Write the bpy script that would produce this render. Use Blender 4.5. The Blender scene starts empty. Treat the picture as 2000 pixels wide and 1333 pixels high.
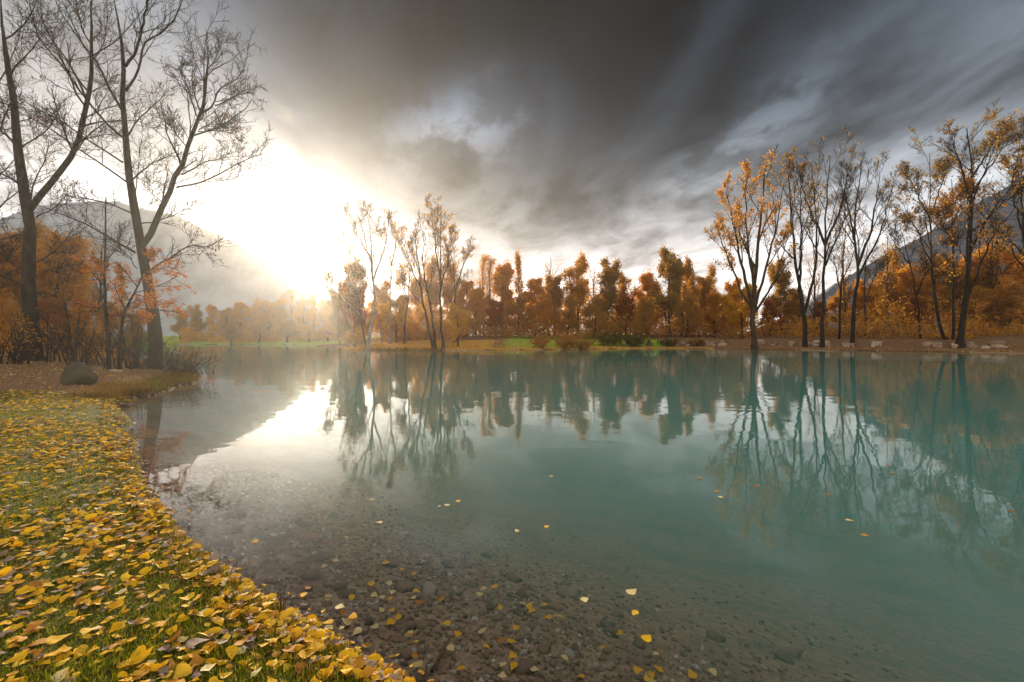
import bpy, math, random
import numpy as np
from mathutils import Vector

rad = math.radians
scene = bpy.context.scene
COL = scene.collection
RNG = np.random.default_rng(7)

# ------------------------------------------------------------------ camera
CAM_Z = 1.9
F_PX = 889.0            # focal length in pixels of a 2000 px wide frame (16 mm on 36 mm)
HOR = 657.0             # row of the horizon
cam_data = bpy.data.cameras.new("camera")
cam_data.sensor_width = 36.0
cam_data.lens = 16.0
cam_data.shift_y = -(666.5 - HOR) / 2000.0
cam_data.clip_start = 0.05
cam_data.clip_end = 3000.0
cam = bpy.data.objects.new("camera", cam_data)
cam.location = (0, 0, CAM_Z)
cam.rotation_euler = (rad(90), 0, 0)
COL.objects.link(cam)
scene.camera = cam

def W(px, py, Y):
    """The point of the place that the photograph shows at (px, py), Y metres ahead."""
    return np.array([(px - 1000.0) / F_PX * Y, Y, CAM_Z - (py - HOR) / F_PX * Y])

# ------------------------------------------------------------------ render settings
scene.view_settings.view_transform = 'Standard'
scene.view_settings.look = 'None'
scene.view_settings.exposure = 2.0
scene.view_settings.gamma = 1.0
scene.view_settings.use_curve_mapping = False
scene.cycles.max_bounces = 8
scene.cycles.diffuse_bounces = 3
scene.cycles.glossy_bounces = 3
scene.cycles.transmission_bounces = 4
scene.cycles.transparent_max_bounces = 8
scene.cycles.volume_bounces = 2
scene.cycles.sample_clamp_indirect = 6.0
scene.cycles.sample_clamp_direct = 8.0
scene.cycles.use_denoising = True

# ------------------------------------------------------------------ node helper
class NT:
    def __init__(self, tree):
        self.t = tree
        self.n = tree.nodes
        self.l = tree.links
    def node(self, kind, **kw):
        nd = self.n.new(kind)
        for k, v in kw.items():
            setattr(nd, k, v)
        return nd
    def set(self, sock, v):
        if hasattr(v, 'is_output'):
            self.l.new(v, sock)
        elif v is not None:
            sock.default_value = v
    def m(self, op, a, b=None, c=None, clamp=False):
        nd = self.node('ShaderNodeMath', operation=op, use_clamp=clamp)
        self.set(nd.inputs[0], a)
        if b is not None: self.set(nd.inputs[1], b)
        if c is not None: self.set(nd.inputs[2], c)
        return nd.outputs[0]
    def mr(self, v, a, b, c=0.0, d=1.0, smooth=True):
        nd = self.node('ShaderNodeMapRange', interpolation_type='SMOOTHSTEP' if smooth else 'LINEAR')
        self.set(nd.inputs[0], v)
        for i, q in enumerate((a, b, c, d)): self.set(nd.inputs[i + 1], q)
        return nd.outputs[0]
    def mix(self, f, a, b, blend='MIX'):
        nd = self.node('ShaderNodeMix', data_type='RGBA', blend_type=blend)
        self.set(nd.inputs[0], f); self.set(nd.inputs[6], a); self.set(nd.inputs[7], b)
        return nd.outputs[2]
    def noise(self, vec, scale, detail=4, rough=0.55, dist=0.0, dims='3D', out=0):
        nd = self.node('ShaderNodeTexNoise', noise_dimensions=dims)
        if vec is not None: self.l.new(vec, nd.inputs['Vector'])
        nd.inputs['Scale'].default_value = scale
        nd.inputs['Detail'].default_value = detail
        nd.inputs['Roughness'].default_value = rough
        nd.inputs['Distortion'].default_value = dist
        return nd.outputs[out]
    def ramp(self, f, stops):
        nd = self.node('ShaderNodeValToRGB')
        cr = nd.color_ramp
        while len(cr.elements) < len(stops): cr.elements.new(0.5)
        for e, (p, c) in zip(cr.elements, stops):
            e.position = p; e.color = (*c, 1.0)
        self.l.new(f, nd.inputs[0])
        return nd.outputs[0]
    def comb(self, x, y, z):
        nd = self.node('ShaderNodeCombineXYZ')
        for i, q in enumerate((x, y, z)): self.set(nd.inputs[i], q)
        return nd.outputs[0]
    def sep(self, v):
        nd = self.node('ShaderNodeSeparateXYZ'); self.l.new(v, nd.inputs[0])
        return nd.outputs

# ------------------------------------------------------------------ sun and sky
SUN_AZ, SUN_EL = -24.8, 8.8        # degrees: azimuth from the view axis (left is negative), elevation
world = bpy.data.worlds.new("World")
scene.world = world
world.use_nodes = True
w = NT(world.node_tree)
w.n.clear()
sky = w.node('ShaderNodeTexSky', sky_type='NISHITA')
sky.sun_disc = False
sky.sun_elevation = rad(SUN_EL)
sky.sun_rotation = rad(SUN_AZ)
sky.dust_density = 3.0
sky.air_density = 1.2
tc = w.node('ShaderNodeTexCoord')
D = w.sep(tc.outputs['Generated'])
DX, DY, DZ = D[0], D[1], D[2]
az = w.m('MULTIPLY', w.m('ARCTAN2', DX, DY), 180 / math.pi)
el = w.m('MULTIPLY', w.m('ARCSINE', DZ), 180 / math.pi)
el0 = w.m('MAXIMUM', el, 0.0)
# a level cloud deck seen in perspective: rows of cloud run towards the bright gap
den = w.m('ADD', w.m('MAXIMUM', DZ, 0.0), 0.16)
qx, qy = w.m('DIVIDE', DX, den), w.m('DIVIDE', DY, den)
ca, sa = math.cos(rad(SUN_AZ + 14)), math.sin(rad(SUN_AZ + 14))
along = w.m('ADD', w.m('MULTIPLY', qx, sa), w.m('MULTIPLY', qy, ca))
across = w.m('SUBTRACT', w.m('MULTIPLY', qx, ca), w.m('MULTIPLY', qy, sa))
cp = w.comb(w.m('MULTIPLY', across, 1.0), w.m('MULTIPLY', along, 0.6), 3.7)
n_big = w.noise(cp, 0.9, 5, 0.55, 0.5)
n_mid = w.noise(cp, 2.3, 7, 0.6, 0.35)
n_fin = w.noise(cp, 6.0, 6, 0.6, 0.2)
nb = w.m('SUBTRACT', n_big, 0.5)
nm = w.m('SUBTRACT', n_mid, 0.5)
nf = w.m('SUBTRACT', n_fin, 0.5)
# wobble the placed cloud masses with the same noise
azw = w.m('ADD', az, w.m('ADD', w.m('MULTIPLY', nm, 9.0), w.m('MULTIPLY', nb, 6.0)))
elw = w.m('ADD', el, w.m('ADD', w.m('MULTIPLY', nb, 7.0), w.m('MULTIPLY', nf, 4.0)))
def blob(a0, e0, ra, re, rot=0.0, wob=True, hard=2.0):
    A = w.m('SUBTRACT', azw if wob else az, a0)
    E_ = w.m('SUBTRACT', elw if wob else el, e0)
    c, s = math.cos(rad(rot)), math.sin(rad(rot))
    u = w.m('DIVIDE', w.m('ADD', w.m('MULTIPLY', A, c), w.m('MULTIPLY', E_, s)), ra)
    v = w.m('DIVIDE', w.m('SUBTRACT', w.m('MULTIPLY', E_, c), w.m('MULTIPLY', A, s)), re)
    r2 = w.m('ADD', w.m('MULTIPLY', u, u), w.m('MULTIPLY', v, v))
    return w.m('EXPONENT', w.m('MULTIPLY', w.m('POWER', r2, hard / 2.0), -1.0))
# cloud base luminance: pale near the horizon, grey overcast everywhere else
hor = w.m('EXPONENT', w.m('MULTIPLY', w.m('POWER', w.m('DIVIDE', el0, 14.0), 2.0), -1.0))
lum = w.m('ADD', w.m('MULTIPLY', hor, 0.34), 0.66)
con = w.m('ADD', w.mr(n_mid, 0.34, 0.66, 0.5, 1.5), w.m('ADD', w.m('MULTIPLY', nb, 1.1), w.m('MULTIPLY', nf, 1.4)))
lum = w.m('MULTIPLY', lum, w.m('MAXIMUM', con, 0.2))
def darken(l, b, amt):
    return w.m('MULTIPLY', l, w.m('SUBTRACT', 1.0, w.m('MULTIPLY', b, amt)))
def lighten(l, b, amt):
    return w.m('ADD', l, w.m('MULTIPLY', b, amt))
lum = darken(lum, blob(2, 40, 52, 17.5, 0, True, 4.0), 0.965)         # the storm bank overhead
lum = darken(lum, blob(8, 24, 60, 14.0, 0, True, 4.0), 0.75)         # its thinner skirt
lum = darken(lum, blob(32, 30, 30, 12, 12, True, 3.0), 0.72)         # its blue-black right wing
lum = darken(lum, blob(-17, 26, 11, 4.2, -38, True), 0.55)           # the sharp lower left edge of the bank
puff = w.mr(n_fin, 0.40, 0.62, 0.35, 1.35)
lum = lighten(lum, w.m('MULTIPLY', blob(-7, 24.5, 9, 3.8, 16, True), puff), 0.24)             # lit billow under the bank
lum = lighten(lum, w.m('MULTIPLY', blob(25, 20.0, 12, 3.2, 28, True), puff), 0.18)          # pale streaks on the right
lum = lighten(lum, blob(23, 31, 16, 2.2, 50, True), 0.035)
lum = lighten(lum, blob(38, 15.5, 8, 1.6, 16, True), 0.34)
# bright gap where the sun stands behind thin cloud, cut off by the edge of the bank
edge = w.m('ADD', w.m('MULTIPLY', w.m('ADD', azw, 20.5), 0.62), w.m('MULTIPLY', w.m('SUBTRACT', elw, 17.0), 0.78))
gapm = w.mr(edge, -1.4, 1.4, 1.0, 0.12)
gap = w.m('MULTIPLY', blob(-29, 13, 17, 11.5, 0, False, 2.4), gapm)
lum = lighten(lum, gap, 0.42)
lum = lighten(lum, blob(SUN_AZ, SUN_EL, 9, 7, 0, False, 1.6), 0.2)
tint_r = w.m('MULTIPLY', blob(44, 26, 34, 17, 0, True, 3.0), 0.9)
ccol = w.mix(tint_r, (1.0, 0.99, 0.98, 1), (0.74, 0.93, 1.14, 1))
ccol = w.mix(w.m('MULTIPLY', blob(2, 40, 52, 17.5, 0, True, 4.0), 0.8), ccol, (0.58, 0.86, 1.30, 1))
ccol = w.mix(hor, ccol, (1.06, 0.98, 0.93, 1))
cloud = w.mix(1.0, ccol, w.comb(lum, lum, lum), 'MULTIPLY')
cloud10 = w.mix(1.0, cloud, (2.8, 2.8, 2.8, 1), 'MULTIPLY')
cover = w.mr(n_mid, 0.60, 0.80, 1.0, 0.95)
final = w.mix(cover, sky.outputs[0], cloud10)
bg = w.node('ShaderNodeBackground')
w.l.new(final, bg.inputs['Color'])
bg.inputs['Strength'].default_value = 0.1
wo = w.node('ShaderNodeOutputWorld')
w.l.new(bg.outputs[0], wo.inputs['Surface'])

sun_data = bpy.data.lights.new("sun", 'SUN')
sun_data.energy = 2.35
sun_data.angle = rad(0.5)
sun_data.color = (1.0, 0.86, 0.66)
sun = bpy.data.objects.new("sun", sun_data)
sd = Vector((math.sin(rad(SUN_AZ)) * math.cos(rad(SUN_EL)), math.cos(rad(SUN_AZ)) * math.cos(rad(SUN_EL)), math.sin(rad(SUN_EL))))
sun.rotation_euler = sd.to_track_quat('Z', 'Y').to_euler()
sun.location = (-40, 80, 60)
COL.objects.link(sun)

# ------------------------------------------------------------------ mesh helpers
def mesh_np(name, verts, faces, mats=(), mat_idx=None, smooth=False, attrs=None):
    """faces: list of integer arrays (n,3) or (n,4)"""
    me = bpy.data.meshes.new(name)
    verts = np.asarray(verts, dtype=np.float32)
    me.vertices.add(len(verts))
    me.vertices.foreach_set('co', verts.ravel())
    faces = [np.asarray(f, dtype=np.int32) for f in faces if len(f)]
    loops = np.concatenate([f.ravel() for f in faces])
    tot = np.concatenate([np.full(len(f), f.shape[1], dtype=np.int32) for f in faces])
    start = np.concatenate(([0], np.cumsum(tot)[:-1])).astype(np.int32)
    me.loops.add(len(loops))
    me.loops.foreach_set('vertex_index', loops)
    me.polygons.add(len(tot))
    me.polygons.foreach_set('loop_start', start)
    for m_ in mats: me.materials.append(m_)
    if mat_idx is not None:
        me.polygons.foreach_set('material_index', np.asarray(mat_idx, dtype=np.int32))
    me.polygons.foreach_set('use_smooth', np.full(len(tot), smooth, dtype=bool))
    if attrs:
        for k, v in attrs.items():
            a = me.attributes.new(k, 'FLOAT', 'POINT')
            a.data.foreach_set('value', np.asarray(v, dtype=np.float32))
    me.update(calc_edges=True)
    return me

def link(name, data, parent=None, loc=None):
    o = bpy.data.objects.new(name, data)
    COL.objects.link(o)
    if parent is not None: o.parent = parent
    if loc is not None: o.location = loc
    return o

def tag(o, label=None, cat=None, group=None, kind=None):
    if label: o['label'] = label
    if cat: o['category'] = cat
    if group: o['group'] = group
    if kind: o['kind'] = kind
    return o

def thing(name, label, cat, loc=(0, 0, 0), group=None, rz=0.0):
    o = link(name, None, None, loc)
    o.rotation_euler = (0, 0, rz)
    o.empty_display_size = 0.3
    return tag(o, label, cat, group)

def unit(v):
    return v / np.maximum(np.linalg.norm(v, axis=-1, keepdims=True), 1e-9)

def tubes(P, R, sides):
    """P (n,k,3) polylines with radii R (n,k) -> verts, quads"""
    n, k, _ = P.shape
    T = np.gradient(P, axis=1) if k > 1 else P
    T = unit(T)
    ref = np.where(np.abs(T[:, :1, 2:3]) > 0.9, np.array([1.0, 0, 0]), np.array([0, 0, 1.0]))
    ref = np.broadcast_to(ref, T.shape)
    A = unit(np.cross(T, ref)); B = np.cross(T, A)
    th = np.arange(sides) / sides * 2 * math.pi
    V = P[:, :, None, :] + R[:, :, None, None] * (np.cos(th)[None, None, :, None] * A[:, :, None, :] + np.sin(th)[None, None, :, None] * B[:, :, None, :])
    idx = np.arange(n * k * sides).reshape(n, k, sides)
    a = idx[:, :-1, :]; b = np.roll(a, -1, axis=2); d = idx[:, 1:, :]; c = np.roll(d, -1, axis=2)
    Q = np.stack([a, b, c, d], axis=-1).reshape(-1, 4)
    return V.reshape(-1, 3), Q

class Geo:
    """collects vertices and faces for ONE mesh"""
    def __init__(self):
        self.v = []; self.q = []; self.t = []; self.qm = []; self.tm = []; self.nv = 0
    def add(self, V, F, mi=0):
        F = np.asarray(F)
        if not len(F): return self
        if F.shape[1] == 4:
            self.q.append(F + self.nv); self.qm.append(np.full(len(F), mi))
        else:
            self.t.append(F + self.nv); self.tm.append(np.full(len(F), mi))
        self.v.append(V); self.nv += len(V)
        return self
    def tube(self, P, R, sides, mi=0):
        V, Q = tubes(np.asarray(P, float), np.asarray(R, float), sides)
        return self.add(V, Q, mi)
    def mesh(self, name, mats, smooth=False):
        fs = []; ms = []
        if self.q: fs.append(np.concatenate(self.q)); ms.append(np.concatenate(self.qm))
        if self.t: fs.append(np.concatenate(self.t)); ms.append(np.concatenate(self.tm))
        return mesh_np(name, np.concatenate(self.v), fs, mats, np.concatenate(ms), smooth)

# ------------------------------------------------------------------ materials
def new_mat(name):
    m = bpy.data.materials.new(name)
    m.use_nodes = True
    t = NT(m.node_tree)
    t.n.clear()
    out = t.node('ShaderNodeOutputMaterial')
    return m, t, out

def rnd_value(t, isl=True):
    oi = t.node('ShaderNodeObjectInfo')
    if not isl: return oi.outputs['Random']
    g = t.node('ShaderNodeNewGeometry')
    return t.m('FRACT', t.m('ADD', g.outputs['Random Per Island'], oi.outputs['Random']))

def leaf_mat(name, stops, transl=0.58, rough=0.6, isl=True, spec=0.06):
    m, t, out = new_mat(name)
    r = rnd_value(t, isl)
    col = t.ramp(r, stops)
    tc = t.node('ShaderNodeTexCoord')
    n = t.noise(tc.outputs['Object'], 30 if isl else 90, 3, 0.6)
    col = t.mix(0.3, col, t.ramp(n, [(0.3, (0.62, 0.55, 0.5)), (0.65, (1.1, 1.1, 1.1))]), 'MULTIPLY')
    p = t.node('ShaderNodeBsdfPrincipled')
    t.l.new(col, p.inputs['Base Color'])
    p.inputs['Roughness'].default_value = rough
    p.inputs['Specular IOR Level'].default_value = spec
    tr = t.node('ShaderNodeBsdfTranslucent')
    t.l.new(t.mix(1.0, col, (1.0, 0.86, 0.6, 1), 'MULTIPLY'), tr.inputs['Color'])
    mx = t.node('ShaderNodeMixShader')
    mx.inputs[0].default_value = transl
    t.l.new(p.outputs[0], mx.inputs[1]); t.l.new(tr.outputs[0], mx.inputs[2])
    t.l.new(mx.outputs[0], out.inputs['Surface'])
    return m

def bark_mat(name, c1, c2, scale=6.0, bump=0.6, stretch=0.18):
    m, t, out = new_mat(name)
    tc = t.node('ShaderNodeTexCoord')
    mp = t.node('ShaderNodeMapping')
    mp.inputs['Scale'].default_value = (1, 1, stretch)
    t.l.new(tc.outputs['Object'], mp.inputs['Vector'])
    n1 = t.noise(mp.outputs[0], scale, 6, 0.65, 0.4)
    n2 = t.noise(tc.outputs['Object'], 0.8, 3, 0.6)
    col = t.mix(t.mr(n1, 0.35, 0.7), (*c1, 1), (*c2, 1))
    col = t.mix(t.mr(n2, 0.5, 0.75, 0, 0.45), col, (0.07, 0.075, 0.03, 1))
    p = t.node('ShaderNodeBsdfPrincipled')
    t.l.new(col, p.inputs['Base Color'])
    p.inputs['Roughness'].default_value = 0.9
    p.inputs['Specular IOR Level'].default_value = 0.15
    b = t.node('ShaderNodeBump')
    b.inputs['Strength'].default_value = bump
    b.inputs['Distance'].default_value = 0.06
    t.l.new(n1, b.inputs['Height'])
    t.l.new(b.outputs[0], p.inputs['Normal'])
    t.l.new(p.outputs[0], out.inputs['Surface'])
    return m

BARK = bark_mat('bark_dark', (0.011, 0.008, 0.006), (0.048, 0.034, 0.023))
BARK_MID = bark_mat('bark_brown', (0.035, 0.021, 0.012), (0.10, 0.062, 0.036), 4.0)
BARK_PALE = bark_mat('bark_pale', (0.16, 0.12, 0.09), (0.50, 0.43, 0.35), 3.0, 0.3, 2.0)
TWIG = bark_mat('twig_bark', (0.014, 0.010, 0.007), (0.042, 0.029, 0.019), 8.0, 0.2)
TWIG_WARM = bark_mat('twig_bark_warm', (0.08, 0.045, 0.022), (0.20, 0.115, 0.06), 5.0, 0.2)

L_GOLD = leaf_mat('leaf_gold', [(0.0, (0.62, 0.32, 0.02)), (0.4, (0.70, 0.40, 0.03)), (0.75, (0.52, 0.22, 0.02)), (1.0, (0.38, 0.30, 0.05))])
L_OCHRE = leaf_mat('leaf_ochre', [(0.0, (0.70, 0.34, 0.04)), (0.4, (0.78, 0.43, 0.05)), (0.75, (0.64, 0.29, 0.04)), (1.0, (0.58, 0.38, 0.07))])
L_RUST = leaf_mat('leaf_rust', [(0.0, (0.40, 0.13, 0.022)), (0.5, (0.50, 0.20, 0.028)), (1.0, (0.28, 0.09, 0.018))])
L_BROWN = leaf_mat('leaf_brown', [(0.0, (0.54, 0.28, 0.055)), (0.5, (0.62, 0.35, 0.065)), (1.0, (0.46, 0.28, 0.06))])
L_OLIVE = leaf_mat('leaf_olive', [(0.0, (0.40, 0.24, 0.05)), (0.5, (0.48, 0.29, 0.055)), (1.0, (0.33, 0.22, 0.05))])
L_GREEN = leaf_mat('leaf_green', [(0.0, (0.07, 0.095, 0.02)), (0.5, (0.11, 0.12, 0.025)), (1.0, (0.15, 0.115, 0.03))])
L_YELLOW = leaf_mat('leaf_yellow', [(0.0, (0.78, 0.46, 0.02)), (0.5, (0.82, 0.52, 0.03)), (1.0, (0.66, 0.36, 0.02))])
L_DARK = leaf_mat('leaf_dark_brown', [(0.0, (0.10, 0.05, 0.02)), (0.5, (0.16, 0.08, 0.03)), (1.0, (0.07, 0.045, 0.02))], 0.35)
# fallen leaves
F_YELLOW = leaf_mat('fallen_yellow', [(0.0, (0.84, 0.50, 0.018)), (0.5, (0.82, 0.43, 0.014)), (1.0, (0.86, 0.56, 0.05))], 0.25, 0.75, True, 0.1)
F_OCHRE = leaf_mat('fallen_ochre', [(0.0, (0.52, 0.23, 0.03)), (0.5, (0.62, 0.30, 0.03)), (1.0, (0.40, 0.16, 0.03))], 0.2, 0.75, True, 0.1)
F_GREY = leaf_mat('fallen_grey', [(0.0, (0.33, 0.235, 0.17)), (0.5, (0.24, 0.155, 0.11)), (1.0, (0.44, 0.33, 0.22))], 0.15, 0.75, True, 0.1)
F_PALE = leaf_mat('fallen_pale', [(0.0, (0.72, 0.56, 0.24)), (0.5, (0.80, 0.64, 0.30)), (1.0, (0.64, 0.50, 0.20))], 0.2, 0.75, True, 0.1)
FALLEN = [F_YELLOW, F_OCHRE, F_GREY, F_PALE]
GRASS = leaf_mat('grass_blade', [(0.0, (0.12, 0.19, 0.006)), (0.45, (0.20, 0.25, 0.008)), (0.7, (0.32, 0.28, 0.015)), (0.88, (0.38, 0.28, 0.05)), (1.0, (0.22, 0.12, 0.04))], 0.35)
GRASS_DRY = leaf_mat('dry_grass_blade', [(0.0, (0.10, 0.06, 0.018)), (0.35, (0.22, 0.12, 0.025)), (0.6, (0.16, 0.15, 0.022)), (0.8, (0.28, 0.11, 0.025)), (1.0, (0.07, 0.035, 0.015))], 0.35)

def ground_mat():
    m, t, out = new_mat('ground_soil_and_turf')
    tc = t.node('ShaderNodeTexCoord')
    o = tc.outputs['Object']
    def at(nm):
        a = t.node('ShaderNodeAttribute'); a.attribute_name = nm
        return a.outputs['Fac']
    n0 = t.noise(o, 0.35, 4, 0.6)
    n1 = t.noise(o, 4.0, 5, 0.65)
    n2 = t.noise(o, 38.0, 4, 0.7)
    turf = t.mix(t.mr(n1, 0.35, 0.7), (0.050, 0.070, 0.012, 1), (0.115, 0.10, 0.020, 1))
    turf = t.mix(t.mr(n2, 0.45, 0.7, 0, 0.7), turf, (0.16, 0.10, 0.025, 1))
    lit = t.mix(t.mr(n1, 0.35, 0.68), (0.11, 0.060, 0.030, 1), (0.24, 0.125, 0.050, 1))
    lit = t.mix(t.mr(n2, 0.5, 0.72, 0, 0.8), lit, (0.36, 0.20, 0.09, 1))
    far = t.mix(t.mr(n0, 0.4, 0.65), (0.18, 0.30, 0.022, 1), (0.27, 0.31, 0.035, 1))
    gold = t.mix(t.mr(n1, 0.35, 0.65), (0.36, 0.18, 0.025, 1), (0.55, 0.29, 0.04, 1))
    mud = t.mix(t.mr(n2, 0.35, 0.7), (0.035, 0.024, 0.016, 1), (0.10, 0.07, 0.045, 1))
    wob = t.m('MULTIPLY', t.m('SUBTRACT', n1, 0.5), 0.6)
    def k(nm): return t.mr(t.m('ADD', at(nm), wob), 0.35, 0.65)
    col = t.mix(k('turf'), lit, turf)
    col = t.mix(k('meadow'), col, far)
    col = t.mix(k('gold'), col, gold)
    col = t.mix(t.mr(t.m('ADD', at('mud'), wob), 0.3, 0.7), col, mud)
    p = t.node('ShaderNodeBsdfPrincipled')
    t.l.new(col, p.inputs['Base Color'])
    p.inputs['Roughness'].default_value = 0.95
    p.inputs['Specular IOR Level'].default_value = 0.1
    b = t.node('ShaderNodeBump'); b.inputs['Strength'].default_value = 0.8; b.inputs['Distance'].default_value = 0.03
    t.l.new(t.m('ADD', t.m('MULTIPLY', n1, 0.6), t.m('MULTIPLY', n2, 0.5)), b.inputs['Height'])
    t.l.new(b.outputs[0], p.inputs['Normal'])
    t.l.new(p.outputs[0], out.inputs['Surface'])
    return m

def bed_mat():
    m, t, out = new_mat('lake_bed_silt')
    tc = t.node('ShaderNodeTexCoord'); o = tc.outputs['Object']
    n0 = t.noise(o, 0.9, 4, 0.6); n1 = t.noise(o, 9, 6, 0.7); n2 = t.noise(o, 70, 4, 0.7)
    col = t.mix(t.mr(n1, 0.3, 0.7), (0.19, 0.115, 0.065, 1), (0.40, 0.27, 0.16, 1))
    col = t.mix(t.mr(n2, 0.5, 0.75, 0, 0.6), col, (0.45, 0.37, 0.27, 1))
    col = t.mix(t.mr(n0, 0.45, 0.7, 0, 0.5), col, (0.11, 0.09, 0.05, 1))
    p = t.node('ShaderNodeBsdfPrincipled')
    t.l.new(col, p.inputs['Base Color']); p.inputs['Roughness'].default_value = 0.9
    b = t.node('ShaderNodeBump'); b.inputs['Strength'].default_value = 0.9; b.inputs['Distance'].default_value = 0.02
    t.l.new(t.m('ADD', n1, t.m('MULTIPLY', n2, 0.5)), b.inputs['Height']); t.l.new(b.outputs[0], p.inputs['Normal'])
    t.l.new(p.outputs[0], out.inputs['Surface'])
    return m

def stone_mat(name, stops, scale=3.0, moss=0.0):
    m, t, out = new_mat(name)
    tc = t.node('ShaderNodeTexCoord'); o = tc.outputs['Object']
    r = rnd_value(t, True)
    col = t.ramp(r, stops)
    n1 = t.noise(o, scale, 6, 0.65); n2 = t.noise(o, scale * 6, 4, 0.7)
    col = t.mix(0.8, col, t.ramp(n1, [(0.3, (0.55, 0.53, 0.5)), (0.7, (1.2, 1.15, 1.1))]), 'MULTIPLY')
    if moss:
        col = t.mix(t.mr(n1, 0.42, 0.60, 0, moss), col, (0.065, 0.052, 0.009, 1))
    p = t.node('ShaderNodeBsdfPrincipled')
    t.l.new(col, p.inputs['Base Color']); p.inputs['Roughness'].default_value = 0.8
    b = t.node('ShaderNodeBump'); b.inputs['Strength'].default_value = 0.7; b.inputs['Distance'].default_value = 0.04
    t.l.new(t.m('ADD', n1, t.m('MULTIPLY', n2, 0.4)), b.inputs['Height']); t.l.new(b.outputs[0], p.inputs['Normal'])
    t.l.new(p.outputs[0], out.inputs['Surface'])
    return m
PEBBLE = stone_mat('pebble', [(0.0, (0.17, 0.11, 0.06)), (0.35, (0.36, 0.245, 0.145)), (0.6, (0.26, 0.19, 0.13)), (0.8, (0.42, 0.24, 0.14)), (0.93, (0.48, 0.42, 0.34)), (1.0, (0.70, 0.65, 0.56))], 18)
WALL_STONE = stone_mat('wall_stone', [(0.0, (0.24, 0.15, 0.09)), (0.5, (0.38, 0.26, 0.17)), (1.0, (0.52, 0.38, 0.27))], 1.6)
BOULDER = stone_mat('boulder_stone', [(0.0, (0.055, 0.038, 0.018)), (1.0, (0.075, 0.05, 0.024))], 2.6, 0.9)
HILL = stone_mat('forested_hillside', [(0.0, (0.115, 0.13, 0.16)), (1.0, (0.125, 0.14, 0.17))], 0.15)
HILL_PAINTED_HAZE = stone_mat('hillside_painted_haze', [(0.0, (0.36, 0.39, 0.43)), (1.0, (0.40, 0.43, 0.47))], 0.12)  # haze fade painted into the colour, paler and bluer than the bare slope
def plain_mat(name, c, rough=0.8):
    m, t, out = new_mat(name)
    tc = t.node('ShaderNodeTexCoord')
    n = t.noise(tc.outputs['Object'], 7, 5, 0.6)
    p = t.node('ShaderNodeBsdfPrincipled')
    t.l.new(t.mix(n, (*[q * 0.6 for q in c], 1), (*[q * 1.3 for q in c], 1)), p.inputs['Base Color'])
    p.inputs['Roughness'].default_value = rough
    t.l.new(p.outputs[0], out.inputs['Surface'])
    return m
WOOD = plain_mat('weathered_wood', (0.16, 0.10, 0.06))
WHITE = plain_mat('white_paint', (0.75, 0.75, 0.72), 0.5)

def water_mat():
    m, t, out = new_mat('lake_water')
    tc = t.node('ShaderNodeTexCoord'); o = tc.outputs['Object']
    mp = t.node('ShaderNodeMapping'); mp.inputs['Scale'].default_value = (0.55, 1.0, 1.0)
    t.l.new(o, mp.inputs['Vector'])
    n1 = t.noise(mp.outputs[0], 1.1, 3, 0.5, 0.3)
    n2 = t.noise(mp.outputs[0], 0.25, 2, 0.5)
    n3 = t.noise(mp.outputs[0], 5.0, 2, 0.5)
    calm = t.mr(t.noise(o, 0.05, 3, 0.5), 0.38, 0.62, 0.35, 1.0)
    h = t.m('ADD', t.m('MULTIPLY', n1, 0.011), t.m('ADD', t.m('MULTIPLY', n2, 0.022), t.m('MULTIPLY', n3, 0.0011)))
    h = t.m('MULTIPLY', h, calm)
    b = t.node('ShaderNodeBump'); b.inputs['Strength'].default_value = 1.0; b.inputs['Distance'].default_value = 1.0
    t.l.new(h, b.inputs['Height'])
    fr = t.node('ShaderNodeFresnel'); fr.inputs['IOR'].default_value = 1.33
    t.l.new(b.outputs[0], fr.inputs['Normal'])
    gl = t.node('ShaderNodeBsdfGlossy'); gl.inputs['Roughness'].default_value = 0.012
    gl.inputs['Color'].default_value = (0.97, 0.98, 0.98, 1)
    t.l.new(b.outputs[0], gl.inputs['Normal'])
    tr = t.node('ShaderNodeBsdfTransparent')
    mx = t.node('ShaderNodeMixShader')
    t.l.new(fr.outputs[0], mx.inputs[0]); t.l.new(tr.outputs[0], mx.inputs[1]); t.l.new(gl.outputs[0], mx.inputs[2])
    t.l.new(mx.outputs[0], out.inputs['Surface'])
    vs = t.node('ShaderNodeVolumeScatter'); vs.inputs['Color'].default_value = (0.024, 0.155, 0.112, 1); vs.inputs['Density'].default_value = 0.85
    va = t.node('ShaderNodeVolumeAbsorption'); va.inputs['Color'].default_value = (0.30, 0.90, 0.80, 1); va.inputs['Density'].default_value = 0.06
    ad = t.node('ShaderNodeAddShader')
    t.l.new(vs.outputs[0], ad.inputs[0]); t.l.new(va.outputs[0], ad.inputs[1])
    t.l.new(ad.outputs[0], out.inputs['Volume'])
    return m

# ------------------------------------------------------------------ terrain
LAKE = np.array([(-14.6, 21.4), (-13.0, 18.4), (-12.0, 15.4), (-11.2, 13.4), (-10.2, 11.8), (-7.43, 8.75), (-5.67, 6.95),
    (-4.54, 5.76), (-3.55, 4.78), (-3.12, 4.3), (-2.48, 3.8), (-2.09, 3.5), (-1.57, 3.17), (-1.15, 2.85), (-0.83, 2.63),
    (-0.55, 2.45), (0.1, 1.95), (0.8, 1.2), (1.5, 0.0), (3, -3), (8, -10), (30, -25), (80, -25), (130, 0), (130, 25), (82, 34),
    (62, 45), (53.5, 53), (42, 62), (24, 68.5), (12, 66.5), (0, 62.5), (-8, 61.0), (-13.5, 60.3), (-20, 61.5), (-23, 64),
    (-26, 70), (-32, 80), (-45, 97), (-66, 105), (-80, 100), (-72, 88), (-54, 65), (-38, 46), (-26, 32), (-20.5, 26), (-17.2, 23.6)])
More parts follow.
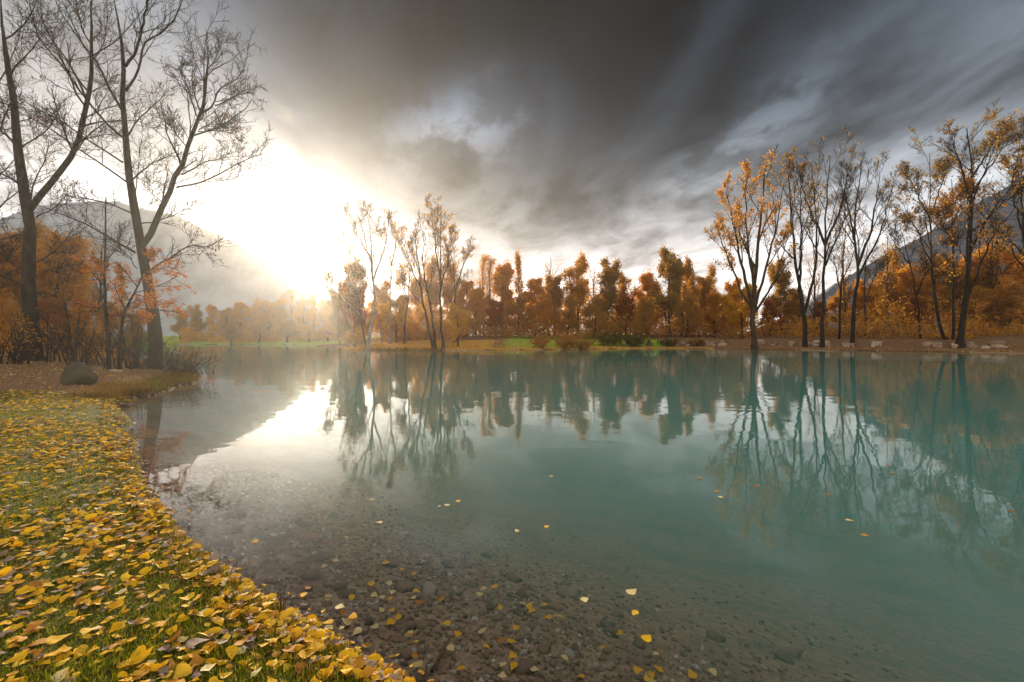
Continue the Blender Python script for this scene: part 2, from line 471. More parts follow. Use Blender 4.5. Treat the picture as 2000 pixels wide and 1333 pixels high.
def fbm2(x, y, s=1.0, seed=0):
    r = np.random.default_rng(100 + seed)
    z = np.zeros_like(x); a = 1.0; f = s
    for _ in range(4):
        for _k in range(3):
            th = r.uniform(0, 2 * math.pi); ph = r.uniform(0, 2 * math.pi)
            z += a / 3 * np.sin((x * math.cos(th) + y * math.sin(th)) * f * r.uniform(0.8, 1.25) + ph)
        a *= 0.52; f *= 2.1
    return z
def sdf(x, y):
    """signed distance to the lake outline, positive on land"""
    x = np.asarray(x, float); y = np.asarray(y, float)
    rr = np.hypot(x, y)
    amp = np.clip(rr * 0.016, 0.055, 0.7)
    x = x + fbm2(x, y, 1.5, 1) * amp * (rr < 30) + fbm2(x, y, 0.3, 3) * amp * (rr >= 30)
    y = y + fbm2(x, y, 1.5, 2) * amp * (rr < 30) + fbm2(x, y, 0.3, 4) * amp * (rr >= 30)
    d = np.full(x.shape, 1e9); inside = np.zeros(x.shape, bool)
    n = len(LAKE)
    for i in range(n):
        ax, ay = LAKE[i]; bx, by = LAKE[(i + 1) % n]
        ex, ey = bx - ax, by - ay
        t = np.clip(((x - ax) * ex + (y - ay) * ey) / (ex * ex + ey * ey), 0, 1)
        d = np.minimum(d, np.hypot(x - ax - t * ex, y - ay - t * ey))
        cond = ((ay > y) != (by > y)) & (x < (bx - ax) * (y - ay) / (by - ay + 1e-12) + ax)
        inside ^= cond
    return np.where(inside, -d, d)
def sstep(v, a, b):
    t = np.clip((v - a) / (b - a), 0, 1); return t * t * (3 - 2 * t)
def height(x, y, s=None):
    x = np.asarray(x, float); y = np.asarray(y, float)
    if s is None: s = sdf(x, y)
    rr = np.hypot(x, y)
    near = sstep(rr, 45, 30)
    sp = np.maximum(s, 0)
    land = 0.13 * (1 - np.exp(-sp / 0.10)) + 0.06 * (1 - np.exp(-sp / 0.8)) + 0.03 * np.minimum(sp, 9)
    land = land + fbm2(x, y, 1.1, 5) * 0.02 * np.minimum(sp, 1)
    farl = 0.12 * (1 - np.exp(-sp / 0.6)) + 0.082 * np.minimum(sp, 22) + fbm2(x, y, 0.2, 6) * 0.12 * np.minimum(sp / 6, 1)
    wall = sstep(x, 14, 20) * (y > 20)
    farl = farl * (1 - wall * 0.3) + wall * 0.9 * sstep(sp, 4.6, 6.2)
    land = land * near + farl * (1 - near)
    dn = np.maximum(-s, 0)
    bed = -3.2 * (1 - np.exp(-(0.085 * dn + 0.011 * dn * dn))) + fbm2(x, y, 2.2, 7) * 0.018 * np.minimum(dn * 2, 1)
    return np.where(s >= 0, land, bed)

ang = np.concatenate([np.linspace(-180, -64, 60, endpoint=False), np.linspace(-64, 64, 470, endpoint=False), np.linspace(64, 180, 60, endpoint=False)])
rng_r = np.geomspace(0.7, 300, 310)
AA, RR = np.meshgrid(np.radians(ang), rng_r, indexing='ij')
gx = np.sin(AA) * RR; gy = np.cos(AA) * RR
gs = sdf(gx, gy); gz = height(gx, gy, gs)
na, nr = gx.shape
verts = np.stack([gx, gy, gz], -1).reshape(-1, 3)
c0 = height(np.zeros(1), np.zeros(1))[0]
verts = np.concatenate([verts, [[0, 0, c0]]])
idx = np.arange(na * nr).reshape(na, nr)
nx_ = np.roll(idx, -1, axis=0)
quads = np.stack([idx[:, :-1], nx_[:, :-1], nx_[:, 1:], idx[:, 1:]], -1).reshape(-1, 4)[:, ::-1]
tri = np.stack([np.full(na, na * nr), nx_[:, 0], idx[:, 0]], -1)[:, ::-1]
sflat = np.append(gs.ravel(), 1.0)
rflat = np.hypot(verts[:, 0], verts[:, 1])
# where the turf ends and the bare leaf-strewn path begins on the near bank
pathline = verts[:, 1] - (13.3 + 0.02 * (verts[:, 0] + 11)) + fbm2(verts[:, 0], verts[:, 1], 0.9, 9) * 0.5
turf_a = (rflat < 45) * sstep(pathline, 0.6, -0.6)
pxs = verts[:, 0] / np.maximum(verts[:, 1], 1) * F_PX + 1000
mead_a = (verts[:, 1] > 45) * np.maximum(sstep(verts[:, 0], -5, 3) * sstep(verts[:, 0], 27, 21) * sstep(verts[:, 1], 60, 62), (verts[:, 0] < -30) * (verts[:, 1] > 88) * 1.0)
gold_a = (verts[:, 1] > 45) * (verts[:, 0] < 30) * (verts[:, 0] > -28) * sstep(sflat, 3.0, 1.2)
gold_a = np.maximum(gold_a, (verts[:, 1] > 45) * (verts[:, 0] > -28) * (verts[:, 0] < -3) * sstep(sflat, 16, 12))
mud_a = sstep(sflat, 0.26, 0.03)
attrs = {'turf': turf_a, 'meadow': mead_a, 'gold': gold_a, 'mud': mud_a}
fs_q = sflat[quads].mean(1)
allv = verts
def submesh(name, q, t, mat, attrs=None):
    used = np.unique(np.concatenate([q.ravel(), t.ravel()]) if len(t) else q.ravel())
    remap = np.full(len(allv), -1); remap[used] = np.arange(len(used))
    me = mesh_np(name, allv[used], [remap[q]] + ([remap[t]] if len(t) else []), [mat], None, True,
                 {k: v[used] for k, v in attrs.items()} if attrs else None)
    return me
ground = tag(link('ground', submesh('ground', quads[fs_q > -0.02], tri, ground_mat(), attrs)), 'grassy lake bank and leaf-strewn ground around the lake', None, None, 'structure')
bed_obj = tag(link('lake_bed', submesh('lake_bed', quads[fs_q <= -0.02], np.zeros((0, 3), int), bed_mat())), 'stony brown lake bed under clear shallow water', None, None, 'structure')

# water: a closed body from the surface down below the bed
def box_mesh(name, lo, hi, mat):
    x0, y0, z0 = lo; x1, y1, z1 = hi
    v = [(x0, y0, z0), (x1, y0, z0), (x1, y1, z0), (x0, y1, z0), (x0, y0, z1), (x1, y0, z1), (x1, y1, z1), (x0, y1, z1)]
    f = [(3, 2, 1, 0), (4, 5, 6, 7), (0, 1, 5, 4), (1, 2, 6, 5), (2, 3, 7, 6), (3, 0, 4, 7)]
    return mesh_np(name, v, [np.array(f)], [mat])
water = tag(link('water', box_mesh('water', (-110, -40, -4.0), (160, 125, 0.0), water_mat())), 'still teal lake water reflecting trees and sky', None, None, 'structure')

# haze
hm, ht, hout = new_mat('pale_haze')
pv = ht.node('ShaderNodeVolumePrincipled')
pv.inputs['Color'].default_value = (1.0, 0.94, 0.85, 1)
pv.inputs['Density'].default_value = 0.00040
pv.inputs['Anisotropy'].default_value = 0.78
ht.l.new(pv.outputs[0], hout.inputs['Volume'])
haze = tag(link('haze', box_mesh('haze', (-310, -310, -5.2), (310, 310, 50), hm)), 'pale morning haze hanging over the lake', None, None, 'stuff')

# mountains
def mountain(name, label, ridge, Y, front, back, seed, mat):
    px = np.array([r[0] for r in ridge], float); py = np.array([r[1] for r in ridge], float)
    u = np.linspace(px[0], px[-1], 520)
    top = np.interp(u, px, py)
    X = (u - 1000) / F_PX * Y; Z = CAM_Z - (top - HOR) / F_PX * Y
    Z = Z + fbm2(X, X * 0 + seed, 0.12, seed) * 0.7 + np.abs(fbm2(X, X * 0 + seed, 1.6, seed + 1)) * 0.5
    v = np.concatenate([np.linspace(-1, 0, 50), np.linspace(0, 1, 30)[1:]])
    U, Vv = np.meshgrid(X, v, indexing='ij')
    YY = Y + np.where(Vv < 0, Vv * front, Vv * back)
    ZZ = -1 + (Z[:, None] + 1) * (1 - np.abs(Vv)) ** 1.15 + fbm2(U, YY, 0.11, seed + 3) * 2.5 * np.abs(Vv) * (1 - np.abs(Vv)) * 2
    # a slope that comes forward keeps its bearing only by its own geometry
    n0, n1 = U.shape
    idx = np.arange(n0 * n1).reshape(n0, n1)
    q = np.stack([idx[:-1, :-1], idx[1:, :-1], idx[1:, 1:], idx[:-1, 1:]], -1).reshape(-1, 4)
    me = mesh_np(name, np.stack([U, YY, ZZ], -1).reshape(-1, 3), [q], [mat], None, True)
    return tag(link(name, me), label, None, None, 'structure')
mountain('mountain', 'pale hazy mountain behind the bare trees', [(-260, 520), (-120, 470), (0, 430), (110, 398), (230, 392), (330, 420), (430, 463), (520, 505), (590, 565), (640, 615), (690, 655)], 146, 22, 60, 21, HILL_PAINTED_HAZE)
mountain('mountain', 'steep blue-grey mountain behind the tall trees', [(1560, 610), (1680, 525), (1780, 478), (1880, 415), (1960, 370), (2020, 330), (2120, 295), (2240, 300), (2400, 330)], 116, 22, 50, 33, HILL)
# ------------------------------------------------------------------ growing wood
def rs(poly, k):
    p = np.asarray(poly, float)
    d = np.concatenate(([0], np.cumsum(np.linalg.norm(np.diff(p, axis=0), axis=1))))
    if len(p) > 2:                       # round the corners a little
        t = np.linspace(0, d[-1], k * 3)
        q = np.stack([np.interp(t, d, p[:, i]) for i in range(p.shape[1])], 1)
        for _ in range(2): q[1:-1] = (q[:-2] + 2 * q[1:-1] + q[2:]) / 4
        d = np.concatenate(([0], np.cumsum(np.linalg.norm(np.diff(q, axis=0), axis=1)))); p = q
    t = np.linspace(0, d[-1], k)
    return np.stack([np.interp(t, d, p[:, i]) for i in range(p.shape[1])], 1)

def spawn(P, R, rng, n, t0, t1, amin, amax, lrel, k, up=0.0, wander=0.15, rrel=0.55, taper=0.5, rmin=0.004, tip=0.3, lmin=0.0):
    N, k0, _ = P.shape
    idx = np.repeat(np.arange(N), n)
    M = len(idx)
    j = np.tile(np.arange(n), N)
    t = t0 + (t1 - t0) * (j + rng.random(M)) / n
    s = t * (k0 - 1); i = np.minimum(s.astype(int), k0 - 2); f = (s - i)[:, None]
    base = P[idx, i] * (1 - f) + P[idx, i + 1] * f
    r = R[idx, i] * (1 - f[:, 0]) + R[idx, i + 1] * f[:, 0]
    tan = unit(P[idx, i + 1] - P[idx, i])
    ref = np.where(np.abs(tan[:, 2:3]) > 0.9, np.array([[1.0, 0, 0]]), np.array([[0, 0, 1.0]]))
    A = unit(np.cross(tan, ref)); B = np.cross(tan, A)
    ph = j * 2.39996 + rng.uniform(0, 2 * math.pi, N)[idx] + rng.normal(0, 0.5, M)
    a = np.radians(rng.uniform(amin, amax, M))
    d = unit(np.cos(a)[:, None] * tan + np.sin(a)[:, None] * (np.cos(ph)[:, None] * A + np.sin(ph)[:, None] * B))
    Lp = np.linalg.norm(np.diff(P, axis=1), axis=2).sum(1)[idx]
    L = np.maximum(Lp * lrel * (1 - taper * (t - t0) / max(t1 - t0, 1e-6)) * rng.uniform(0.65, 1.2, M), lmin)
    out = np.zeros((M, k, 3)); out[:, 0] = base
    for q in range(1, k):
        d = unit(d + np.array([0, 0, up / (k - 1)]) + rng.normal(0, wander, (M, 3)))
        out[:, q] = out[:, q - 1] + d * (L / (k - 1))[:, None]
    r0 = np.maximum(r * rrel, rmin)
    RR_ = r0[:, None] * np.linspace(1, tip, k)[None, :]
    return out, np.maximum(RR_, rmin * 0.6)

def leaf_quads(C, size, rng, flat=0.0, asp=0.62):
    """one folded pointed leaf per centre: two triangles each"""
    n = len(C)
    u = rng.normal(0, 1, (n, 3)); u[:, 2] *= (1 - flat); u = unit(u)
    v = rng.normal(0, 1, (n, 3)); v[:, 2] *= (1 - flat)
    v = unit(np.cross(u, v)) if flat == 0 else unit(v - (v * u).sum(1, keepdims=True) * u)
    nn = np.cross(u, v)
    s = size * rng.uniform(0.6, 1.25, n)[:, None]
    V = np.stack([C - u * s * 0.5, C + v * s * asp * 0.5 + nn * s * 0.12, C + u * s * 0.5, C - v * s * asp * 0.5 + nn * s * 0.12], 1).reshape(-1, 3)
    b = np.arange(n)[:, None] * 4
    T = np.concatenate([b + np.array([[0, 1, 2]]), b + np.array([[0, 2, 3]])], 0)
    return V, T

def tips(P, rng, n, t0=0.3, spread=0.1):
    N, k, _ = P.shape
    idx = rng.integers(0, N, n); t = t0 + (1 - t0) * rng.random(n)
    s = t * (k - 1); i = np.minimum(s.astype(int), k - 2); f = (s - i)[:, None]
    return P[idx, i] * (1 - f) + P[idx, i + 1] * f + rng.normal(0, spread, (n, 3))

def ground_z(x, y):
    return float(height(np.array([x]), np.array([y]))[0])

# ------------------------------------------------------------------ the two big bare trees on the near bank
def hero_tree(name, label, cat, Y, base_px, stems, limbs, seed, leaf_n, leaf_px):
    """stems / limbs: (polyline in photo pixels, width px at root, width px at tip, depth swing)"""
    rng = np.random.default_rng(seed)
    bx = (base_px - 1000) / F_PX * Y
    root = np.array([bx, Y, ground_z(bx, Y) - 0.12])
    t = thing(name, label, cat, root, 'tall bare trees on the near point')
    def pl(poly, swing, k):
        q = rs(poly, k)
        tt = np.linspace(0, 1, k)
        Yd = Y + swing * tt * (1.0 + 0.3 * np.sin(tt * 5 + seed))
        P = np.stack([(q[:, 0] - 1000) / F_PX * Yd, Yd, CAM_Z - (q[:, 1] - HOR) / F_PX * Yd], 1)
        return P - root
    WF = F_PX / math.hypot(F_PX, base_px - 1000)
    par = []
    g = Geo()
    for n_, (poly, w0, w1, sw) in enumerate(stems):
        k = 16
        P = pl(poly, sw, k); R = np.linspace(w0, w1, k) / 2 / F_PX * Y * WF
        R = R * np.clip((1 - np.linspace(0, 1, k)) / 0.22, 0.3, 1)
        if n_ == 0:
            R = R * (1 + 0.2 * np.exp(-np.linspace(0, 1, k) * 9))
            P[0, 2] = 0
        R = R * (1 + rng.normal(0, 0.035, k)); P[1:-1] += rng.normal(0, 0.03, (k - 2, 3))
        g.tube(P[None], R[None], 12)
        par.append((rs(P, 10), np.interp(np.linspace(0, 1, 10), np.linspace(0, 1, k), R), n_))
    link('trunk', g.mesh('trunk', [BARK], True), t)
    bp = []; br = []
    for (poly, w0, w1, sw) in limbs:
        k = 12
        P = pl(poly, sw, k); R = np.linspace(w0, w1 * 0.75, k) / 2 / F_PX * Y * WF
        P[1:] += np.cumsum(rng.normal(0, 0.02, (k - 1, 3)), 0)
        gg = Geo().tube(P[None], R[None], 7)
        link('branch', gg.mesh('branch', [BARK], True), t)
        bp.append(rs(P, 10)); br.append(np.interp(np.linspace(0, 1, 10), np.linspace(0, 1, k), R))
    sp = [p for p in par if p[2] > 0]
    P1 = np.stack(bp + [p[0] for p in sp]); R1 = np.stack(br + [p[1] for p in sp])
    # secondary limbs along everything, then twigs
    P2, R2 = spawn(P1, np.minimum(R1, 0.11), rng, 11, 0.18, 1.0, 22, 58, 0.32, 7, 0.4, 0.15, 0.5, 0.3, 0.013, 0.35, 0.9)
    P3, R3 = spawn(P2, R2, rng, 6, 0.12, 1.0, 22, 58, 0.45, 5, 0.35, 0.18, 0.6, 0.3, 0.012, 0.45, 0.45)
    P4, R4 = spawn(P3, R3, rng, 4, 0.2, 1.0, 22, 58, 0.6, 4, 0.25, 0.2, 0.65, 0.3, 0.0095, 0.55, 0.25)
    tw = Geo().tube(P2, R2, 5).tube(P3, R3, 3).tube(P4, R4, 3)
    tag(link('twigs', tw.mesh('twigs', [TWIG]), t), kind='stuff')
    C = tips(P4, rng, leaf_n, 0.3, 0.05)
    # leaves hang on in clumps
    keep = fbm2(C[:, 0] * 1.0 + C[:, 1] * 0.6, C[:, 2], 0.9, seed) > 0.25
    V, T = leaf_quads(C[keep], leaf_px, rng)
    tag(link('leaves', Geo().add(V, T).mesh('leaves', [L_DARK]), t), kind='stuff')
    return t

hero_tree('bare_tree', 'tall dark forked bare tree at the tip of the near bank', 'tree', 25.0, 305,
    [([(304, 716), (303, 640), (291, 560), (277, 485), (270, 440), (262, 400), (250, 340), (243, 250), (240, 180), (245, 129), (233, 60), (222, 0), (214, -70)], 27, 3, 1.0),
     ([(277, 482), (300, 440), (320, 396), (345, 340), (366, 290), (384, 240), (393, 218), (402, 190), (402, 144), (406, 105), (402, 55)], 15, 2.5, -2.2),
     ([(245, 130), (262, 106), (276, 70), (281, 40), (288, 0), (296, -60)], 6.5, 3, -1.5),
     ([(245, 178), (262, 162), (270, 136), (275, 110), (278, 84), (310, 68), (334, 50), (357, 6), (368, -40)], 6, 2.5, 1.8)],
    [([(246, 355), (205, 325), (150, 288), (90, 250), (30, 219)], 4.5, 1.6, 2.0), ([(240, 318), (180, 280), (114, 234), (60, 208), (20, 185)], 4.2, 1.5, -2.0),
     ([(238, 267), (205, 240), (180, 210), (126, 135), (90, 95), (75, 75), (65, 30), (60, -10)], 5.5, 2.0, -1.2), ([(238, 216), (214, 180), (192, 132), (162, 90), (130, 45), (105, 6), (95, -40)], 6, 2.0, 1.6),
     ([(255, 354), (275, 335), (300, 318), (325, 308), (348, 297)], 4.5, 1.6, 1.4), ([(246, 270), (266, 238), (283, 220), (300, 207), (324, 186)], 4.2, 1.6, -1.6),
     ([(345, 366), (384, 357), (415, 345), (450, 327), (480, 312), (512, 300)], 4.5, 1.4, -1.5), ([(354, 342), (376, 327), (396, 312), (430, 301), (468, 297)], 4, 1.3, 1.8),
     ([(387, 257), (415, 257), (447, 255)], 2.5, 1.2, -0.8), ([(388, 254), (405, 243), (425, 240), (450, 237)], 3, 1.2, 1.2),
     ([(393, 222), (408, 213), (420, 206), (425, 180), (442, 166), (462, 153), (475, 135), (482, 118)], 5, 1.5, 1.2), ([(420, 207), (440, 200), (465, 185), (492, 182)], 3, 1.2, -1.0),
     ([(384, 228), (377, 205), (372, 189), (362, 160), (350, 135)], 3.6, 1.4, -1.4), ([(402, 144), (420, 120), (432, 95), (440, 80)], 2.6, 1.2, -1.0), ([(402, 170), (388, 140), (378, 110), (372, 85)], 2.6, 1.2, 1.0),
     ([(292, 531), (308, 518), (324, 509), (348, 491), (378, 477), (396, 483), (414, 481), (424, 474), (436, 466)], 5, 1.5, -1.6),
     ([(263, 493), (236, 478), (210, 461), (180, 443), (150, 428), (90, 401), (45, 383)], 5.5, 2, 2.6), ([(258, 417), (235, 407), (210, 398), (170, 388), (135, 380)], 4, 1.5, -1.5),
     ([(272, 437), (300, 434), (327, 428), (350, 418), (373, 410)], 3.5, 1.3, 1.3), ([(262, 400), (266, 340), (268, 300), (275, 262)], 3, 1.3, 1.4),
     ([(268, 525), (248, 500), (226, 480), (226, 460)], 2.6, 1.2, -0.8), ([(320, 396), (300, 380), (292, 360), (300, 350)], 2.4, 1.2, 1.0), ([(366, 292), (350, 270), (338, 255), (330, 240)], 2.8, 1.2, -1.2)],
    11, 5200, 0.11)

hero_tree('bare_tree', 'thick dark bare tree beside the orange thicket with a twin stem', 'tree', 27.0, 62,
    [([(66, 700), (62, 640), (58, 600), (54, 520), (57, 440), (57, 405), (45, 375), (38, 310), (30, 240), (22, 170), (12, 100), (5, 30), (-4, -60)], 38, 5, 0.8),
     ([(58, 410), (72, 392), (88, 372), (120, 335), (145, 295), (160, 245), (175, 190), (180, 130), (178, 60), (181, 0), (184, -50)], 17, 4, -1.6)],
    [([(172, 200), (160, 175), (135, 125), (120, 105), (95, 75), (78, 40), (72, -10)], 6, 2.2, 1.5), ([(165, 232), (195, 214), (222, 205), (245, 192)], 4, 1.4, -1.3),
     ([(176, 180), (200, 168), (222, 160)], 3.6, 1.4, 1.0), ([(150, 280), (175, 268), (205, 262), (232, 258)], 3.6, 1.4, 1.2),
     ([(44, 372), (22, 350), (0, 338), (-30, 318)], 6, 2.5, -1.2), ([(27, 280), (12, 265), (-6, 252), (-40, 240)], 7, 3, 1.2), ([(38, 290), (60, 276), (85, 262), (105, 245), (118, 222), (125, 205)], 4.5, 1.6, -1.6),
     ([(30, 238), (60, 232), (90, 224), (112, 226)], 3.2, 1.4, 1.3), ([(20, 146), (40, 125), (62, 100), (86, 70), (98, 50)], 5, 1.8, 1.4), ([(11, 76), (30, 66), (50, 50), (66, 20), (75, -15)], 5, 2, -1.4),
     ([(18, 232), (5, 215), (-15, 200)], 4, 2, 1.0), ([(48, 530), (24, 515), (0, 492), (-30, 480)], 4.5, 2, -1.4), ([(70, 540), (92, 528), (118, 520), (150, 514)], 4, 1.5, -1.4), ([(66, 516), (88, 504), (112, 486), (128, 466), (141, 444)], 4.5, 1.6, 1.4),
     ([(47, 458), (25, 462), (0, 471), (-30, 470)], 5, 2, 1.2), ([(60, 402), (62, 375), (70, 340), (84, 318), (92, 292), (95, 270)], 5, 1.8, 1.6), ([(70, 425), (95, 410), (115, 392), (128, 375)], 4, 1.6, -1.2),
     ([(50, 560), (20, 548), (-10, 530)], 3, 1.5, 1.0), ([(180, 120), (196, 95), (205, 60), (208, 20)], 4, 1.6, 1.3), ([(179, 90), (160, 60), (150, 20), (146, -20)], 4, 1.6, -1.0)],
    23, 4200, 0.11)

# a third stand of bare stems reaching in from beyond the left edge
hero_tree('bare_tree', 'bare tree leaning in from beyond the left frame edge', 'tree', 31.0, -60,
    [([(-60, 695), (-58, 600), (-52, 500), (-40, 400), (-30, 300), (-22, 180), (-15, 60), (-10, -60)], 26, 4, 1.0)],
    [([(-50, 470), (-25, 430), (5, 400), (40, 372), (80, 350)], 6, 1.6, -1.2), ([(-42, 400), (-10, 350), (20, 320), (45, 280)], 6, 1.6, 1.2), ([(-30, 300), (0, 250), (22, 200), (40, 150)], 6, 1.6, -1.2),
     ([(-56, 560), (-20, 520), (10, 505), (45, 480)], 5, 1.5, 1.0), ([(-22, 190), (10, 140), (30, 90), (42, 30)], 5, 1.5, -1.0), ([(-56, 590), (-25, 575), (0, 560), (30, 548)], 4, 1.4, -1.6)],
    31, 2500, 0.11)

# ------------------------------------------------------------------ young oaks with rust leaves at the foot of the forked tree
def sapling(name, label, Y, base_px, stem, sprays, twig_n, leaf_n, leaf_s, seed, mat, width, group):
    rng = np.random.default_rng(seed)
    bx = (base_px - 1000) / F_PX * Y
    root = np.array([bx, Y, ground_z(bx, Y) - 0.05])
    t = thing(name, label, 'tree', root, group)
    def pl(poly, swing, k):
        q = rs(poly, k); tt = np.linspace(0, 1, k); Yd = Y + swing * tt
        return np.stack([(q[:, 0] - 1000) / F_PX * Yd, Yd, CAM_Z - (q[:, 1] - HOR) / F_PX * Yd], 1) - root
    P = pl(stem, 0.4, 14); P[0, 2] = 0
    R = np.linspace(width, width * 0.22, 14) / 2 / F_PX * Y
    link('trunk', Geo().tube(P[None], R[None], 9).mesh('trunk', [BARK], True), t)
    bp = []; br = []
    for poly, sw in sprays:
        q = pl(poly, sw, 8); r = np.linspace(width * 0.3, 1.2, 8) / 2 / F_PX * Y
        bp.append(q); br.append(r)
        link('branch', Geo().tube(q[None], r[None], 5).mesh('branch', [BARK], True), t)
    P1 = np.stack(bp); R1 = np.stack(br)
    P2, R2 = spawn(P1, R1, rng, 9, 0.12, 1.0, 25, 65, 0.36, 5, 0.05, 0.16, 0.6, 0.3, 0.005, 0.4, 0.25)
    P3, R3 = spawn(P2, R2, rng, 4, 0.2, 1.0, 25, 60, 0.5, 4, 0.05, 0.2, 0.6, 0.3, 0.004, 0.5, 0.12)
    st, sr = rs(P, 10)[None], np.interp(np.linspace(0, 1, 10), np.linspace(0, 1, 14), R)[None]
    P4, R4 = spawn(st, sr, rng, twig_n, 0.35, 1.0, 40, 70, 0.16, 5, 0.3, 0.14, 0.35, 0.4, 0.005, 0.4, 0.3)
    tag(link('twigs', Geo().tube(P2, R2, 4).tube(P3, R3, 3).tube(P4, R4, 4).mesh('twigs', [TWIG]), t), kind='stuff')
    C = tips(P3, rng, leaf_n, 0.1, 0.05)
    V, T = leaf_quads(C, leaf_s, rng, 0.55, 0.6)
    tag(link('leaves', Geo().add(V, T).mesh('leaves', [mat]), t), kind='stuff')
    return t
sapling('young_oak', 'slim straight young oak with rust leaf tiers, nearest the boulder', 21.0, 212,
    [(213, 722), (211, 660), (206, 600), (204, 540), (206, 470), (206, 400), (207, 385)],
    [([(205, 605), (185, 602), (165, 598), (150, 592)], -0.7), ([(205, 560), (190, 545), (175, 525), (158, 515)], 0.7), ([(206, 615), (225, 618), (245, 612)], 0.7), ([(205, 545), (196, 520), (188, 505)], -0.9), ([(205, 590), (190, 610), (160, 608)], 1.2)],
    16, 1500, 0.12, 41, L_RUST, 8, 'young rust-leaved oaks')
sapling('young_oak', 'crooked young oak spreading rust leaf tiers across the forked trunk', 21.3, 235,
    [(232, 720), (233, 680), (236, 655), (240, 620), (248, 598), (262, 575), (275, 545), (290, 515), (297, 480)],
    [([(262, 573), (290, 565), (320, 555), (346, 540)], -0.9), ([(250, 597), (285, 605), (320, 606), (352, 612)], -0.6), ([(245, 607), (232, 580), (226, 565), (222, 555)], 0.6), ([(268, 560), (252, 540), (240, 525), (234, 520)], 0.7),
     ([(278, 540), (300, 530), (325, 520), (350, 528)], 0.8), ([(240, 620), (262, 618), (290, 622)], 0.9), ([(290, 512), (297, 500), (302, 490)], -0.4), ([(262, 575), (285, 580), (312, 592), (345, 595)], 1.0), ([(250, 597), (262, 590), (280, 585)], -1.2)],
    6, 2500, 0.12, 42, L_RUST, 7, 'young rust-leaved oaks')

# ------------------------------------------------------------------ tall trees standing along the far shore
def at_px(px, Y):
    x = (px - 1000) / F_PX * Y
    return x, ground_z(x, Y)

def shore_tree(name, label, Y, stems, seed, bark, leaf_m, leaf_n, leaf_s, group, n_limb=6, fan=1.0, twig=TWIG, up=0.9, clump=0.0, t_low=0.35, lmat2=None, bend=16):
    """stems: list of (polyline px, width px root)"""
    rng = np.random.default_rng(seed)
    x0, z0 = at_px(stems[0][0][0][0], Y)
    root = np.array([x0, Y, z0 - 0.1])
    t = thing(name, label, 'tree', root, group)
    g = Geo(); SP = []; SR = []
    for i, (poly, w0) in enumerate(stems):
        k = 14
        q = rs(poly, k); sw = rng.uniform(-2.2, 2.2) if i else rng.uniform(-0.6, 0.6)
        Yd = Y + sw * np.linspace(0, 1, k) ** 1.2
        P = np.stack([(q[:, 0] - 1000) / F_PX * Yd, Yd, CAM_Z - (q[:, 1] - HOR) / F_PX * Yd], 1) - root
        if q[0, 1] > 660: P[0, 2] = 0
        P[2:-1] += rng.normal(0, 0.07, (k - 3, 3))
        R = np.linspace(w0, max(w0 * 0.13, 0.8), k) / 2 / F_PX * Y * F_PX / math.hypot(F_PX, q[0, 0] - 1000)
        if q[0, 1] > 660: R[0] *= 1.45
        g.tube(P[None], R[None], 9)
        SP.append(rs(P, 10)); SR.append(np.interp(np.linspace(0, 1, 10), np.linspace(0, 1, k), R))
    link('trunk', g.mesh('trunk', [bark], True), t)
    P0 = np.stack(SP); R0 = np.stack(SR)
    P1, R1 = spawn(P0, R0, rng, n_limb, t_low, 0.97, 22 * fan, 48 * fan, 0.36, 8, up, 0.09, 0.55, 0.55, 0.03, 0.3, 1.5)
    P2, R2 = spawn(P1, R1, rng, 6, 0.2, 1.0, 20, 45, 0.42, 6, up * 0.6, 0.13, 0.6, 0.4, 0.02, 0.35, 0.8)
    P3, R3 = spawn(P2, R2, rng, 5, 0.2, 1.0, 20, 50, 0.5, 4, 0.4, 0.18, 0.6, 0.35, 0.013, 0.45, 0.4)
    P4, R4 = spawn(P3, R3, rng, 4, 0.2, 1.0, 20, 50, 0.6, 3, 0.3, 0.2, 0.65, 0.3, 0.013, 0.55, 0.35)
    cr = Geo().tube(P1, R1, 6).tube(P2, R2, 4).tube(P3, R3, 3).tube(P4, R4, 3)
    crown = link('crown', cr.mesh('crown', [twig]), t)
    if leaf_n:
        C = tips(P4, rng, leaf_n, 0.2, 0.16)
        if clump:
            C = C[fbm2(C[:, 0] + C[:, 1] * 0.7, C[:, 2], 0.55, seed) > clump]
        V, T = leaf_quads(C, leaf_s, rng)
        half = len(T) // 2
        gl = Geo()
        low = (V[T[:, 0], 2] < np.percentile(V[:, 2], 42)) if lmat2 else np.zeros(len(T), bool)
        gl.add(V, T[~low], 0)
        if low.any(): gl.add(V, T[low], 1)
        tag(link('leaves', gl.mesh('leaves', [leaf_m, lmat2 or leaf_m]), crown), kind='stuff')
    return t
RG = 'tall trees along the stone wall shore'
shore_tree('poplar_tree', 'golden leafy fan-shaped tree, the fullest crown on the stone wall shore', 65.5,
    [([(1474, 690), (1472, 640), (1470, 600), (1476, 540), (1482, 470), (1488, 400), (1494, 345), (1496, 325)], 12), ([(1471, 600), (1458, 560), (1446, 510), (1438, 460), (1425, 405), (1418, 370)], 8),
     ([(1470, 605), (1450, 575), (1432, 530), (1412, 480), (1398, 440)], 6), ([(1472, 610), (1486, 560), (1498, 520), (1510, 470), (1522, 420), (1530, 360)], 7), ([(1474, 570), (1464, 500), (1458, 430), (1454, 370), (1462, 340)], 7), ([(1471, 615), (1494, 585), (1515, 545), (1530, 500), (1542, 455)], 5.5)],
    101, BARK_MID, L_OCHRE, 5600, 0.32, RG, 6, 0.9, TWIG, 0.7, -0.2, 0.3, L_GOLD)
